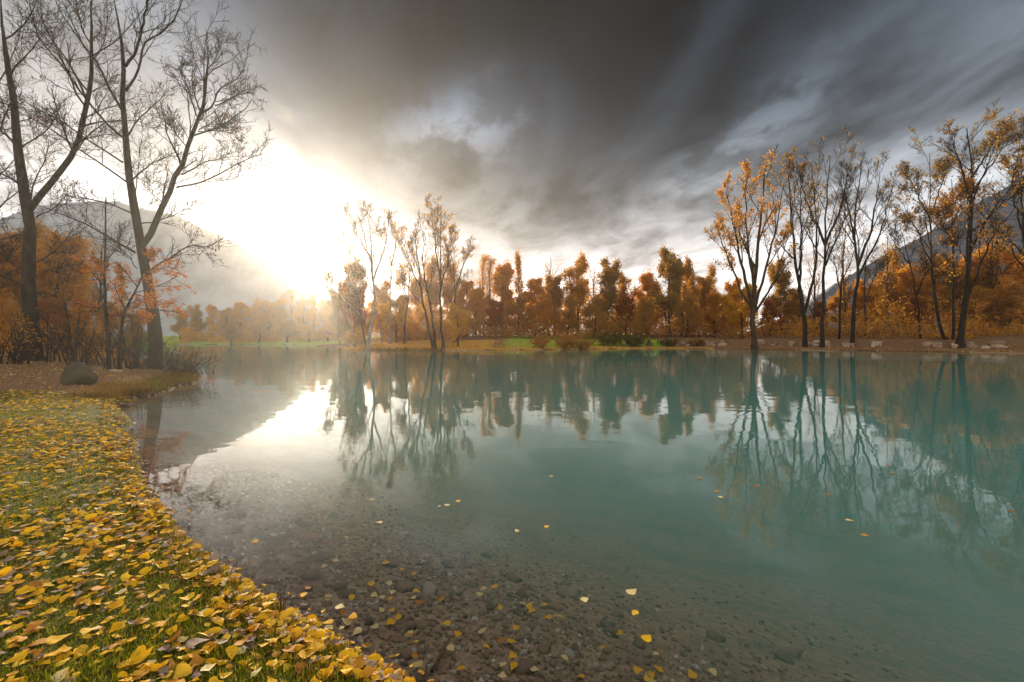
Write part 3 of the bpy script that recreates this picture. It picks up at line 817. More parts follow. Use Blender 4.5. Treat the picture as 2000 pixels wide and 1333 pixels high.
shore_tree('poplar_tree', 'slender sparse tree right of the golden fan-shaped tree', 66.0,
    [([(1572, 690), (1572, 640), (1570, 610), (1560, 570), (1552, 500), (1546, 430), (1541, 370), (1538, 325)], 10), ([(1571, 612), (1582, 575), (1592, 520), (1596, 450), (1590, 380), (1586, 330)], 7), ([(1560, 570), (1566, 500), (1564, 420), (1566, 340)], 6)],
    102, BARK, L_OLIVE, 2200, 0.30, RG, 6, 0.85, TWIG, 0.9, 0.1)
shore_tree('poplar_tree', 'bare dark tree with a single straight trunk and high wide fork', 64.5,
    [([(1606, 688), (1607, 620), (1608, 540), (1612, 480), (1612, 420), (1617, 360), (1622, 310)], 9), ([(1611, 478), (1596, 440), (1580, 410), (1568, 370), (1560, 335)], 6), ([(1611, 480), (1628, 440), (1645, 400), (1655, 350), (1660, 318)], 6.5), ([(1612, 520), (1632, 470), (1650, 430), (1668, 395)], 4.5)],
    103, BARK, L_OLIVE, 1000, 0.30, RG, 6, 0.9, TWIG, 0.8, 0.2)
shore_tree('poplar_tree', 'thin leaning bare tree between two forked trees', 67.0,
    [([(1638, 686), (1640, 620), (1642, 560), (1648, 500), (1654, 440), (1650, 400)], 6), ([(1642, 570), (1632, 520), (1622, 480)], 3.5)],
    104, BARK, L_BROWN, 700, 0.28, RG, 6, 0.9, TWIG, 0.7, 0.2)
shore_tree('poplar_tree', 'bare tree with two parallel upright stems and brown twigs', 63.5,
    [([(1664, 693), (1666, 640), (1672, 560), (1676, 515), (1668, 470), (1670, 410), (1678, 360), (1682, 320)], 10), ([(1675, 520), (1692, 480), (1705, 430), (1714, 380), (1718, 335)], 7), ([(1676, 540), (1704, 490), (1725, 440), (1740, 380), (1746, 345)], 5.5), ([(1668, 470), (1660, 420), (1650, 370), (1646, 335)], 4.5)],
    105, BARK, L_OLIVE, 900, 0.29, RG, 6, 0.85, TWIG, 0.85, 0.25)
shore_tree('poplar_tree', 'low thin bare tree behind the two-stemmed tree', 70.0,
    [([(1688, 682), (1690, 620), (1688, 560), (1692, 500), (1700, 450)], 5.5), ([(1690, 590), (1704, 550), (1716, 510)], 3.5)],
    106, BARK_MID, L_BROWN, 700, 0.28, RG, 6, 1.0, TWIG, 0.6, 0.1)
shore_tree('poplar_tree', 'straggly bare tree with a crooked top left of the big multi-stem tree', 64.0,
    [([(1800, 682), (1796, 620), (1788, 570), (1775, 510), (1762, 460), (1756, 430)], 6), ([(1790, 580), (1806, 540), (1812, 500)], 4), ([(1776, 515), (1750, 480), (1742, 450)], 3.5)],
    107, BARK, L_BROWN, 1000, 0.28, RG, 6, 1.0, TWIG, 0.6, 0.1)
shore_tree('poplar_tree', 'tall leaning tree with a flat spreading twiggy top', 60.5,
    [([(1850, 690), (1838, 640), (1826, 580), (1820, 510), (1817, 440), (1816, 380), (1818, 330), (1816, 300)], 9), ([(1817, 425), (1800, 395), (1784, 365), (1772, 345)], 4.5), ([(1822, 520), (1804, 480), (1786, 440), (1770, 410)], 5), ([(1818, 420), (1832, 385), (1842, 350), (1846, 320)], 4.5)],
    108, BARK, L_OLIVE, 1700, 0.30, RG, 7, 1.1, TWIG, 0.5, 0.0, 0.4)
shore_tree('poplar_tree', 'middle upright stem tree with an ochre leaf cluster at half height', 60.0,
    [([(1861, 690), (1862, 600), (1861, 520), (1861, 440), (1861, 380), (1858, 350)], 8), ([(1861, 480), (1842, 440), (1836, 410)], 4), ([(1861, 440), (1876, 400), (1884, 370)], 4)],
    109, BARK, L_OCHRE, 2200, 0.32, RG, 7, 1.1, TWIG, 0.5, 0.1, 0.45)
shore_tree('poplar_tree', 'tallest broad multi-stem tree reaching above the mountain ridge', 57.5,
    [([(1872, 692), (1880, 640), (1888, 580), (1892, 520), (1896, 460), (1896, 400), (1900, 340), (1896, 280), (1888, 250)], 16), ([(1893, 500), (1915, 450), (1940, 410), (1970, 370), (2000, 330)], 7), ([(1888, 590), (1906, 540), (1930, 480), (1956, 440), (1990, 390)], 7), ([(1896, 400), (1880, 340), (1866, 290), (1860, 262)], 6),
     ([(1899, 345), (1922, 310), (1940, 280), (1965, 262)], 6), ([(1884, 600), (1866, 560), (1858, 520)], 4), ([(1892, 520), (1872, 480), (1850, 455)], 4), ([(1898, 380), (1930, 330), (1960, 290), (1990, 260)], 5.5)],
    110, BARK, L_OLIVE, 3600, 0.32, RG, 7, 1.05, TWIG, 0.55, -0.05, 0.35, L_OCHRE)
shore_tree('poplar_tree', 'spreading ochre tree cut by the right frame edge', 56.0,
    [([(2025, 696), (2020, 620), (2010, 540), (2000, 460), (1996, 380), (2005, 300), (2010, 250)], 13), ([(2012, 545), (1985, 500), (1965, 470), (1945, 450)], 6), ([(2003, 470), (1985, 420), (1976, 370), (1985, 320)], 6), ([(2015, 560), (2045, 500), (2070, 430)], 6)],
    111, BARK, L_BROWN, 3200, 0.32, RG, 7, 1.1, TWIG, 0.5, -0.05)

CG = 'slender pale trees on the golden spit'
shore_tree('birch_tree', 'pale-trunked bare birch leaning over the water on the spit', 60.8,
    [([(718, 686), (722, 650), (728, 610), (733, 575), (727, 520), (716, 480), (706, 440), (694, 412)], 7.5), ([(730, 545), (742, 510), (752, 480), (757, 450), (758, 430)], 4), ([(722, 500), (702, 470), (686, 440), (676, 425)], 4), ([(726, 520), (724, 470), (722, 430), (716, 410)], 4)],
    121, BARK_PALE, L_OCHRE, 700, 0.26, CG, 5, 0.85, TWIG_WARM, 0.8, 0.1)
shore_tree('birch_tree', 'low grey stem curving left from the foot of the pale birch', 60.9,
    [([(716, 686), (711, 650), (706, 620), (694, 575), (680, 540), (668, 510), (660, 480)], 5), ([(706, 622), (690, 605), (668, 585), (645, 562), (628, 550)], 3.5), ([(697, 585), (694, 550), (692, 520)], 3.2)],
    122, BARK_MID, L_OCHRE, 800, 0.26, CG, 5, 1.0, TWIG_WARM, 0.6, 0.0)
shore_tree('birch_tree', 'thin bare tree with a Y fork behind the pale birch', 70.0,
    [([(762, 672), (761, 620), (762, 570), (764, 520), (757, 490), (755, 460), (752, 438)], 4.5), ([(764, 520), (771, 490), (774, 465), (770, 450)], 3.2)],
    123, BARK_PALE, L_OCHRE, 500, 0.26, CG, 5, 0.85, TWIG_WARM, 0.8, 0.1)
shore_tree('birch_tree', 'left leaning twin-stem tree beside the picnic table', 60.6,
    [([(848, 686), (836, 640), (826, 590), (820, 540), (815, 490), (812, 450), (810, 432)], 6), ([(851, 685), (846, 640), (839, 590), (828, 540), (824, 500), (832, 460)], 6), ([(822, 560), (806, 530), (794, 500), (780, 475)], 3)],
    124, BARK_MID, L_OCHRE, 550, 0.26, CG, 5, 0.8, TWIG_WARM, 0.8, 0.1)
shore_tree('birch_tree', 'straight tall narrow tree right of the twin-stem tree', 60.9,
    [([(866, 685), (863, 630), (861, 570), (861, 500), (862, 450), (863, 412)], 6), ([(861, 560), (852, 500), (848, 450), (842, 412)], 4), ([(862, 560), (872, 520), (878, 480), (880, 455)], 3.6)],
    125, BARK_MID, L_OCHRE, 800, 0.28, CG, 6, 0.75, TWIG_WARM, 0.9, 0.0)
shore_tree('birch_tree', 'thin bare tree with a wide fork right of the tall narrow tree', 72.0,
    [([(890, 670), (890, 620), (890, 570), (886, 530), (882, 490), (888, 468)], 4), ([(890, 565), (902, 530), (912, 500), (915, 480)], 3.2)],
    126, BARK_MID, L_OCHRE, 700, 0.26, CG, 5, 0.8, TWIG_WARM, 0.8, 0.1)
shore_tree('birch_tree', 'small crooked bare tree between the pale birch and the twin stems', 68.0,
    [([(790, 672), (792, 630), (797, 590), (800, 550), (802, 520), (796, 495), (784, 470)], 4), ([(798, 590), (786, 560), (787, 540)], 2.6)],
    127, BARK_MID, L_OCHRE, 700, 0.28, CG, 5, 0.9, TWIG_WARM, 0.6, 0.0)

# ------------------------------------------------------------------ leafy trees: a few kinds, copied
def crown_proto(seed, H, Wd, leaf_n, leaf_s, leaf_m, bark, kind):
    rng = np.random.default_rng(seed)
    k = 12
    z = np.linspace(0, H * (0.95 if kind != 'round' else 0.86), k)
    P = np.stack([np.cumsum(rng.normal(0, 0.018 * H / 3, k)), np.cumsum(rng.normal(0, 0.018 * H / 3, k)), z], 1); P[0] = 0
    R = np.linspace(0.020, 0.003, k) * H; R[0] *= 1.4
    tr = Geo().tube(P[None], R[None], 8)
    par = dict(round=(14, 0.10, 0.95, 35, 65, 0.36 * Wd, 0.5), narrow=(13, 0.14, 0.97, 15, 35, 0.26 * Wd, 0.9), vee=(10, 0.14, 0.8, 22, 45, 0.50 * Wd, 0.9), small=(11, 0.16, 0.9, 50, 80, 0.42 * Wd, 0.3))[kind]
    P1, R1 = spawn(rs(P, 10)[None], np.interp(np.linspace(0, 1, 10), np.linspace(0, 1, k), R)[None], rng, par[0], par[1], par[2], par[3], par[4], par[5], 7, par[6], 0.11, 0.55, 0.45, 0.02, 0.3, H * 0.06)
    P2, R2 = spawn(P1, R1, rng, 7, 0.2, 1.0, 25, 60, 0.42, 5, 0.35, 0.16, 0.6, 0.35, 0.014, 0.4, H * 0.03)
    P3, R3 = spawn(P2, R2, rng, 4, 0.2, 1.0, 25, 60, 0.55, 4, 0.15, 0.2, 0.6, 0.3, 0.010, 0.5, H * 0.02)
    tr.tube(P1, R1, 5)
    cr = Geo().tube(P2, R2, 3).tube(P3, R3, 3)
    C = tips(P3, rng, int(leaf_n * 1.7), 0.05, H * 0.026)
    keep = fbm2(C[:, 0] + 0.6 * C[:, 1], C[:, 2] + 0.5 * C[:, 1], 6.5 / H * 1.8, seed) > -0.75
    V, T = leaf_quads(C[keep], leaf_s * 1.02, rng)
    cr.add(V, T, 1)
    return dict(trunk=tr.mesh('trunk', [bark], True), crown=cr.mesh('crown', [TWIG_WARM, leaf_m]), H=H)

PROTO = {}
for nm, a in dict(
    ochre_a=(201, 12, 1.0, 6500, 0.36, L_OCHRE, BARK_MID, 'round'), ochre_b=(202, 12, 1.1, 6000, 0.36, L_OCHRE, BARK_MID, 'round'),
    brown_a=(203, 13, 1.0, 7000, 0.36, L_BROWN, BARK_MID, 'round'), brown_b=(204, 13, 1.15, 5600, 0.36, L_BROWN, BARK_MID, 'round'),
    olive_a=(205, 14, 1.0, 7000, 0.36, L_OLIVE, BARK_MID, 'round'), gold_v=(206, 14, 0.9, 6000, 0.36, L_GOLD, BARK_MID, 'vee'),
    narrow_a=(207, 15, 0.7, 1400, 0.30, L_OCHRE, BARK_MID, 'narrow'), narrow_b=(208, 15, 0.8, 2600, 0.32, L_BROWN, BARK_MID, 'narrow'),
    bare_v=(209, 15, 0.7, 250, 0.28, L_BROWN, BARK_MID, 'vee'), rust_a=(210, 10, 1.0, 5200, 0.34, L_RUST, BARK_MID, 'round'),
    gold_s=(211, 7, 1.2, 5200, 0.30, L_YELLOW, BARK_MID, 'small'), vee_b=(212, 14, 0.8, 3600, 0.34, L_OCHRE, BARK_MID, 'vee')).items():
    PROTO[nm] = crown_proto(*a)

def place(proto, label, cat, group, px, Y, top, rz, wide=1.0, name='autumn_tree'):
    p = PROTO[proto]
    x, z = at_px(px, Y)
    h = CAM_Z - (top - HOR) / F_PX * Y - z
    s = h / p['H']
    t = thing(name, label, cat, (x, Y, z - 0.05), group, rz)
    t.scale = (s * wide, s * wide, s)
    link('trunk', p['trunk'], t); link('crown', p['crown'], t)
    return t

TL = 'autumn trees of the wood behind the green lawn'
row = [  # proto, label, px, Y, top, width
    ('narrow_a', 'narrow almost bare tree at the left end of the wood behind the lawn', 945, 92, 498, 0.8), ('narrow_a', 'second narrow bare tree, close beside the one at the left end of the wood', 958, 90, 505, 0.8),
    ('ochre_a', 'ochre round tree right of the two narrow bare trees', 982, 90, 512, 0.95), ('narrow_b', 'slim brown spire-like tree rising above its ochre neighbours', 1016, 91, 497, 0.6), ('ochre_b', 'broad low ochre tree between the brown spire and the bare V-shaped tree', 1044, 88, 538, 1.0),
    ('bare_v', 'bare V-shaped tree showing only twigs above the ochre crowns', 1071, 94, 495, 0.8), ('brown_a', 'dark brown round tree under the bare V-shaped tree', 1084, 90, 532, 0.9), ('gold_v', 'golden two-lobed tree, the brightest of the wood behind the lawn', 1128, 89, 504, 0.9),
    ('olive_a', 'dark olive round tree with a domed top right of the golden two-lobed tree', 1184, 88, 505, 0.85), ('brown_b', 'small brown tree at the right shoulder of the dark olive dome', 1214, 92, 533, 0.7), ('ochre_a', 'bright ochre tree left of the tall dark tree with the open side branch', 1268, 90, 530, 1.0),
    ('olive_a', 'tall dark brown-olive tree standing clear at the right end of the wood', 1308, 84, 485, 0.85), ('brown_b', 'feathery brown tree right of the tall dark brown-olive tree', 1346, 86, 507, 0.7), ('brown_a', 'brown tree beside the golden fan-shaped tree', 1375, 88, 533, 0.9),
    ('narrow_b', 'thin twiggy tree behind the left limbs of the golden fan-shaped tree', 1392, 92, 520, 0.8), ('ochre_b', 'ochre tree filling the gap behind the golden fan-shaped tree', 1432, 90, 540, 0.9), ('olive_a', 'dark olive tree glimpsed between the first two tall shore trees', 1528, 86, 508, 0.9),
    ('bare_v', 'bare twiggy tree between the golden two-lobed tree and the dark olive dome', 1156, 94, 512, 0.7), ('bare_v', 'bare twiggy tree in the gap right of the dark olive dome', 1240, 94, 538, 0.7), ('bare_v', 'bare twiggy tree just right of the tall dark tree', 1330, 92, 500, 0.7), ('ochre_a', 'lower ochre tree in front of the narrow bare pair', 930, 82, 560, 1.1), ('rust_a', 'reddish tree in the front of the wood above the lawn left end', 968, 82, 582, 1.1), ('brown_b', 'low brown tree in the front of the wood below the brown spire', 1010, 83, 575, 1.1), ('ochre_b', 'low ochre tree in the front of the wood below the bare V-shaped tree', 1062, 82, 570, 1.1),
    ('brown_a', 'low brown tree in the front of the wood below the golden two-lobed tree', 1110, 82, 572, 1.1), ('brown_b', 'low brown tree in the front of the wood below the dark olive dome', 1160, 81, 575, 1.1), ('rust_a', 'low rust tree in the front of the wood behind the green bushes', 1222, 82, 572, 1.1), ('brown_a', 'low brown tree in the front of the wood left of the tall dark tree', 1262, 80, 578, 1.1),
    ('brown_b', 'low brown tree in the front of the wood right of the tall dark tree', 1340, 80, 572, 1.1), ('ochre_a', 'low ochre tree in front of the wood near the wall end', 1395, 80, 570, 1.1)]
rr = np.random.default_rng(5)
for i, (p, lb, px, Y, top, wd) in enumerate(row):
    place(p, lb, 'tree', TL, px, Y, top, rr.uniform(0, 6.28), wd)
TR = 'autumn trees behind the stone wall'
rowR = [('bare_v', 'thin bare tree behind the single straight trunk on the wall', 1592, 78, 470, 0.7), ('bare_v', 'thin bare tree behind the thin leaning tree', 1652, 80, 460, 0.7), ('bare_v', 'thin bare tree left of the straggly crooked tree', 1728, 80, 450, 0.7), ('bare_v', 'thin bare tree behind the broad multi-stem tree', 1930, 74, 410, 0.7), ('brown_a', 'brown tree low behind the slender sparse tree', 1560, 84, 560, 1.1), ('rust_a', 'rust-red tree low behind the single straight trunk', 1600, 80, 585, 1.2), ('brown_b', 'brown tree low behind the thin leaning tree', 1640, 82, 560, 1.1), ('ochre_b', 'ochre tree low behind the two-stemmed bare tree', 1690, 80, 545, 1.1),
    ('brown_a', 'brown tree behind the wall between the two-stemmed and the straggly tree', 1735, 82, 525, 1.1), ('ochre_a', 'ochre tree behind the straggly crooked tree', 1780, 80, 520, 1.1), ('brown_b', 'brown tree behind the leaning flat-topped tree', 1825, 80, 505, 1.1), ('ochre_b', 'ochre tree behind the middle upright stem', 1868, 78, 500, 1.1),
    ('ochre_a', 'ochre tree behind the tallest multi-stem tree', 1912, 76, 490, 1.1), ('gold_v', 'golden tree behind the wall near the right frame edge', 1955, 74, 480, 1.0), ('ochre_b', 'ochre tree half cut by the right frame edge', 1998, 70, 470, 1.1), ('brown_a', 'low brown tree in front at the right frame edge', 1975, 68, 545, 1.2),
    ('vee_b', 'loose upright ochre tree behind the wall right of the two-stemmed tree', 1712, 78, 560, 1.0), ('rust_a', 'low rust tree above the wall left of the leaning trunk', 1790, 72, 575, 1.2), ('brown_b', 'low brown tree above the wall left of the golden edge tree', 1920, 70, 560, 1.2), ('rust_a', 'rust tree at the foot of the golden fan-shaped tree', 1505, 78, 580, 1.2), ('narrow_b', 'twiggy upright brown tree above the wall beyond the straggly tree', 1756, 84, 490, 0.9), ('gold_s', 'small golden tree glowing behind the golden fan-shaped tree', 1450, 76, 560, 1.0)]
for i, (p, lb, px, Y, top, wd) in enumerate(rowR):
    place(p, lb, 'tree', TR, px, Y, top, rr.uniform(0, 6.28), wd)
TS = 'autumn trees glowing behind the golden spit'
rowS = [('gold_s', 'bright yellow maple glowing beside the picnic table', 894, 66, 596, 0.95), ('gold_s', 'pale gold bushy tree between pale birch and twin stems', 775, 72, 580, 1.0), ('rust_a', 'reddish tree behind the foot of the pale birch', 692, 74, 505, 0.75), ('ochre_b', 'pale ochre tree behind the thin Y-fork tree', 745, 88, 545, 0.9),
    ('ochre_a', 'ochre tree behind the twin-stem tree', 815, 90, 540, 0.9), ('gold_v', 'golden upright tree behind the tall narrow tree', 845, 92, 505, 0.7), ('gold_v', 'second golden upright tree, close right of the tall narrow tree', 878, 92, 510, 0.7), ('ochre_b', 'ochre tree left of the wood behind the wide-fork tree', 910, 88, 545, 0.9), ('olive_a', 'olive tree at the left end of the spit', 664, 82, 565, 0.9), ('gold_s', 'low golden tree at the left tip of the spit', 705, 78, 610, 1.1)]
for i, (p, lb, px, Y, top, wd) in enumerate(rowS):
    place(p, lb, 'tree', TS, px, Y, top, rr.uniform(0, 6.28), wd)
TF = 'hazy trees beyond the bay'
adj = ['small gold', 'pale yellow', 'pale ochre', 'low olive', 'pale gold', 'faint ochre', 'small yellow', 'pale olive', 'faded ochre', 'faint gold', 'low ochre']
rowF = [('olive_a', 'faint olive tree beyond the bay just right of the forked trunk', 352, 604), ('olive_a', 'low faint olive tree, second right of the forked trunk beyond the bay', 385, 596), ('ochre_a', 'flat-topped pale ochre tree beyond the bay above the brushwood', 415, 596), ('brown_b', 'faint brown tree beyond the bay in the dip of the tree line', 442, 602),
    ('ochre_b', 'domed pale ochre tree beyond the bay, left of the brightest glow', 470, 588), ('ochre_a', 'widest pale ochre tree beyond the bay', 498, 585), ('gold_v', 'pale golden tree beyond the bay next to the widest one', 522, 590), ('gold_v', 'pale gold spire beyond the bay standing in the glow', 548, 580), ('narrow_a', 'thin tall bare tree beyond the bay in the brightest glow', 568, 566),
    ('ochre_b', 'pale ochre tree beyond the bay right of the thin tall one', 592, 582), ('narrow_a', 'second thin bare tree beyond the bay, nearer the spit', 612, 574), ('gold_v', 'pale gold tree beyond the bay just left of the spit', 634, 586)]
for i, (p, lb, px, top) in enumerate(rowF):
    place(p, lb, 'tree', TF, px, 112 + (i % 3) * 4, top, rr.uniform(0, 6.28), 1.1)
for i, (p, lb, px, top) in enumerate([('olive_a', 'low dark bush-like tree at the water edge beyond the bay, left', 452, 632), ('brown_b', 'low dark bush-like tree beyond the bay under the widest ochre tree', 505, 628), ('olive_a', 'low dark bush-like tree beyond the bay under the brightest glow', 560, 626), ('ochre_a', 'low ochre bush-like tree beyond the bay near the spit', 604, 632), ('ochre_b', 'low ochre bush-like tree touching the left end of the spit', 640, 628)]):
    place(p, lb, 'tree', TF, px, 104, top, rr.uniform(0, 6.28), 1.9)
TLf = 'orange trees of the left thicket'
rowL = [('ochre_a', 'orange tree left of the thick trunk at the frame edge', 8, 40, 470, 1.1), ('brown_b', 'brown tree behind the thick dark trunk', 60, 44, 440, 1.0), ('ochre_b', 'orange tree just right of the thick dark trunk', 108, 42, 450, 1.0), ('vee_b', 'loose upright ochre tree between the thick trunk and the young oak', 150, 48, 470, 0.9), ('bare_v', 'bare V-shaped tree behind the straight young oak', 190, 46, 430, 0.8),
    ('ochre_a', 'low orange tree behind the boulder', 150, 38, 590, 1.3), ('rust_a', 'rust tree between thick trunk and boulder', 105, 36, 575, 1.2), ('brown_a', 'low brown tree behind the young oaks', 215, 44, 585, 1.3), ('ochre_b', 'low orange tree at the left frame edge', 10, 34, 580, 1.2), ('olive_a', 'low olive tree behind the forked trunk', 270, 52, 605, 1.2), ('narrow_a', 'narrow bare tree behind the pair of young oaks', 235, 55, 520, 0.8)]
for i, (p, lb, px, Y, top, wd) in enumerate(rowL):
    place(p, lb, 'tree', TLf, px, Y, top, rr.uniform(0, 6.28), wd)
# ------------------------------------------------------------------ undergrowth of the woods
def undergrowth(name, label, px0, px1, Y0, Y1, h, n_leaf, leaf_s, mats, n_stem, seed, smin=None, hvar=0.6):
    rng = np.random.default_rng(seed)
    def pts(n):
        Y = rng.uniform(Y0, Y1, n); px = rng.uniform(px0, px1, n)
        x = (px - 1000) / F_PX * Y
        s = sdf(x, Y)
        k = s > (smin or 1.0)
        return x[k], Y[k], height(x[k], Y[k], s[k])
    g = Geo()
    x, y, z = pts(n_stem)
    n = len(x)
    Hh = h * np.clip(0.55 + hvar * fbm2(x, y, 0.45, seed), 0.15, 1.3) * rng.uniform(0.6, 1.1, n)
    k = 5
    lean = rng.normal(0, 0.28, (n, 2)); tt = np.linspace(0, 1, k)
    P = np.stack([x[:, None] + lean[:, :1] * Hh[:, None] * tt ** 1.5, y[:, None] + lean[:, 1:] * Hh[:, None] * tt ** 1.5, z[:, None] + Hh[:, None] * tt], -1)
    g.tube(P, np.outer(np.full(n, 0.010) * (0.5 + h * 0.18), np.linspace(1, 0.3, k)), 3, 0)
    P2, R2 = spawn(P, np.full(P.shape[:2], 0.006 * (0.5 + h * 0.18)), rng, 4, 0.2, 1.0, 20, 60, 0.4, 3, 0.3, 0.2, 0.7, 0.4, 0.004)
    g.tube(P2, R2, 3, 0)
    x, y, z = pts(n_leaf)
    Hh = h * np.clip(0.55 + hvar * fbm2(x, y, 0.45, seed), 0.1, 1.3)
    zz = z + Hh * rng.random(len(x)) ** 0.75
    C = np.stack([x, y, zz], 1) + rng.normal(0, 0.1, (len(x), 3))
    keep = fbm2(C[:, 0] * 1.2 + C[:, 1] * 0.5, C[:, 2] * 1.4 + C[:, 1] * 0.4, 1.0, seed + 1) > -0.25
    C = C[keep]
    V, T = leaf_quads(C, leaf_s, rng)
    half = len(C)
    which = ((fbm2(C[:, 0], C[:, 1], 0.5, seed + 2) + rng.normal(0, 0.25, half)) > 0.1).astype(int) + (rng.random(half) < 0.12)
    which = np.clip(which, 0, len(mats) - 1)
    wt = np.concatenate([which, which])
    base = g.nv
    for mi in range(len(mats)):
        if (wt == mi).any():
            if mi == 0 or g.nv == base:
                g.add(V, T[wt == mi], mi + 1); vb = g.nv - len(V)
            else:
                g.t.append(T[wt == mi] + vb); g.tm.append(np.full((wt == mi).sum(), mi + 1))
    return tag(link(name, g.mesh(name, [TWIG_WARM] + list(mats))), label, None, None, 'stuff')
undergrowth('undergrowth', 'rust and ochre undergrowth at the foot of the wood behind the lawn', 880, 1440, 79, 92, 5.0, 24000, 0.38, [L_BROWN, L_OCHRE, L_RUST], 1100, 301, 8)
undergrowth('undergrowth', 'orange-brown undergrowth above the stone wall', 1400, 2080, 60, 82, 5.5, 30000, 0.36, [L_BROWN, L_OCHRE, L_RUST], 1500, 302, 8.5)
undergrowth('undergrowth', 'orange thicket behind the big bare trees', -120, 345, 31, 46, 2.8, 26000, 0.19, [L_OCHRE, L_RUST, L_GOLD], 900, 303, 2.0)
undergrowth('undergrowth', 'pale golden scrub on the bank beyond the bay', 350, 670, 104, 118, 4.5, 16000, 0.5, [L_OCHRE, L_GOLD, L_OLIVE], 300, 304, 2.0)
undergrowth('undergrowth', 'golden scrub behind the spit', 670, 905, 74, 88, 6.0, 24000, 0.36, [L_GOLD, L_OCHRE, L_BROWN], 350, 305, 9)

undergrowth('far_wood', 'pale golden wood massed behind the tree rows of the far shore', 655, 1480, 97, 112, 13.0, 42000, 0.55, [L_OCHRE, L_GOLD, L_BROWN], 500, 306, 9, 0.35)

# ------------------------------------------------------------------ bushes on the far shore
def bush(name, label, cat, group, px, Y, wpx, top, mats, n_leaf, leaf_s, seed, stems=26, loose=0.35, twig=TWIG_WARM):
    rng = np.random.default_rng(seed)
    x, z = at_px(px, Y)
    h = CAM_Z - (top - HOR) / F_PX * Y - z
    rw = wpx / F_PX * Y / 2
    t = thing(name, label, cat, (x, Y, z - 0.03), group)
    n = stems; k = 7
    th = rng.uniform(0, 6.283, n); rr_ = np.sqrt(rng.random(n))
    tx = np.cos(th) * rr_ * rw; ty = np.sin(th) * rr_ * rw * 0.8; tz = h * (1 - 0.45 * rr_ ** 2) * rng.uniform(0.75, 1.05, n)
    tt = np.linspace(0, 1, k)
    bx_ = rng.normal(0, 0.32 * rw, n); by_ = rng.normal(0, 0.25 * rw, n)
    P = np.stack([bx_[:, None] * (1 - 0.4 * tt) + tx[:, None] * tt ** 1.3, by_[:, None] * (1 - 0.4 * tt) + ty[:, None] * tt ** 1.3, tz[:, None] * tt ** 0.85], -1)
    P[:, 1:] += np.cumsum(rng.normal(0, 0.02 * h, (n, k - 1, 3)), 1) * 0.6
    P[:, :, 2] = np.maximum(P[:, :, 2], 0)
    R = np.outer(np.full(n, 0.012 * max(h, 0.6)), np.linspace(1, 0.25, k))
    P2, R2 = spawn(P, R, rng, 6, 0.15, 1.0, 20, 55, 0.38, 5, 0.25, 0.18, 0.55, 0.35, 0.004)
    P3, R3 = spawn(P2, R2, rng, 4, 0.2, 1.0, 20, 60, 0.5, 3, 0.2, 0.2, 0.6, 0.3, 0.003)
    tag(link('stems', Geo().tube(P, R, 5).tube(P2, R2, 3).tube(P3, R3, 3).mesh('stems', [twig]), t), kind='stuff')
    if n_leaf:
        C = tips(P3, rng, n_leaf, 0.05, loose * h * 0.12)
        C[:, 2] = np.maximum(C[:, 2], 0.03)
        V, T = leaf_quads(C, leaf_s, rng)
        g = Geo(); wh = rng.random(len(T)) < 0.3
        g.add(V, T[~wh], 0)
        g.t.append(T[wh]); g.tm.append(np.ones(wh.sum(), int))
        tag(link('leaves', g.mesh('leaves', list(mats)), t), kind='stuff')
    return t
BG = 'bushes along the far shore'
bush('bush', 'small ochre bush on the far shore left of the brown one', 'bush', BG, 1056, 65.0, 36, 657, [L_OCHRE, L_RUST], 900, 0.24, 401)
bush('bush', 'rounded russet bush at the water edge below the lawn', 'bush', BG, 1106, 65.8, 54, 656, [L_BROWN, L_RUST], 1500, 0.24, 402)
bush('bush', 'low brown bush touching the russet one on its right', 'bush', BG, 1138, 66.5, 46, 661, [L_BROWN, L_OLIVE], 1400, 0.24, 403)
bush('bush', 'wide dark green bush at the right end of the lawn', 'bush', BG, 1196, 70.5, 62, 650, [L_GREEN, L_OLIVE], 2600, 0.26, 404)
bush('bush', 'second dark green bush between the wide one and the wall', 'bush', BG, 1240, 71.5, 56, 651, [L_GREEN, L_OLIVE], 2200, 0.26, 405)
bush('bush', 'small green bush on top of the stone wall end', 'bush', BG, 1308, 72.5, 40, 660, [L_GREEN, L_OLIVE], 1200, 0.24, 406)
bush('bush', 'small olive bush on the wall beside the golden fan-shaped tree', 'bush', BG, 1362, 71.5, 34, 660, [L_OLIVE, L_GREEN], 900, 0.24, 407)
bush('bush', 'bushy yellow shrub at the tip of the spit', 'bush', BG, 692, 67.0, 46, 650, [L_GOLD, L_OCHRE], 1400, 0.22, 408)

# ------------------------------------------------------------------ bare shrubs on the near point
SG = 'bare shrubs on the near point'
bush('bare_shrub', 'dense brushwood arching over the water at the tip of the point', 'shrub', SG, 362, 20.6, 108, 678, [L_DARK, L_BROWN], 420, 0.07, 421, 60, 0.3, TWIG)
bush('bare_shrub', 'fan of bare twigs between the young oaks and the forked trunk', 'shrub', SG, 262, 23.5, 130, 606, [L_DARK, L_BROWN], 60, 0.08, 422, 26, 0.3, TWIG)
bush('bare_shrub', 'tall thin bare shrub right of the thick dark trunk', 'shrub', SG, 120, 27.0, 120, 570, [L_DARK, L_OCHRE], 260, 0.09, 423, 18, 0.3, TWIG)
bush('bare_shrub', 'low bare shrub behind the boulder', 'shrub', SG, 172, 25.0, 120, 630, [L_DARK, L_OCHRE], 300, 0.09, 424, 20, 0.3, TWIG)
bush('bare_shrub', 'bare shrub with golden leaves at the left frame edge', 'shrub', SG, 18, 24.0, 120, 600, [L_OCHRE, L_GOLD], 700, 0.10, 425, 20, 0.3, TWIG)
bush('bare_shrub', 'low twiggy shrub at the foot of the forked trunk', 'shrub', SG, 322, 24.2, 90, 652, [L_DARK, L_BROWN], 120, 0.08, 426, 30, 0.3, TWIG)

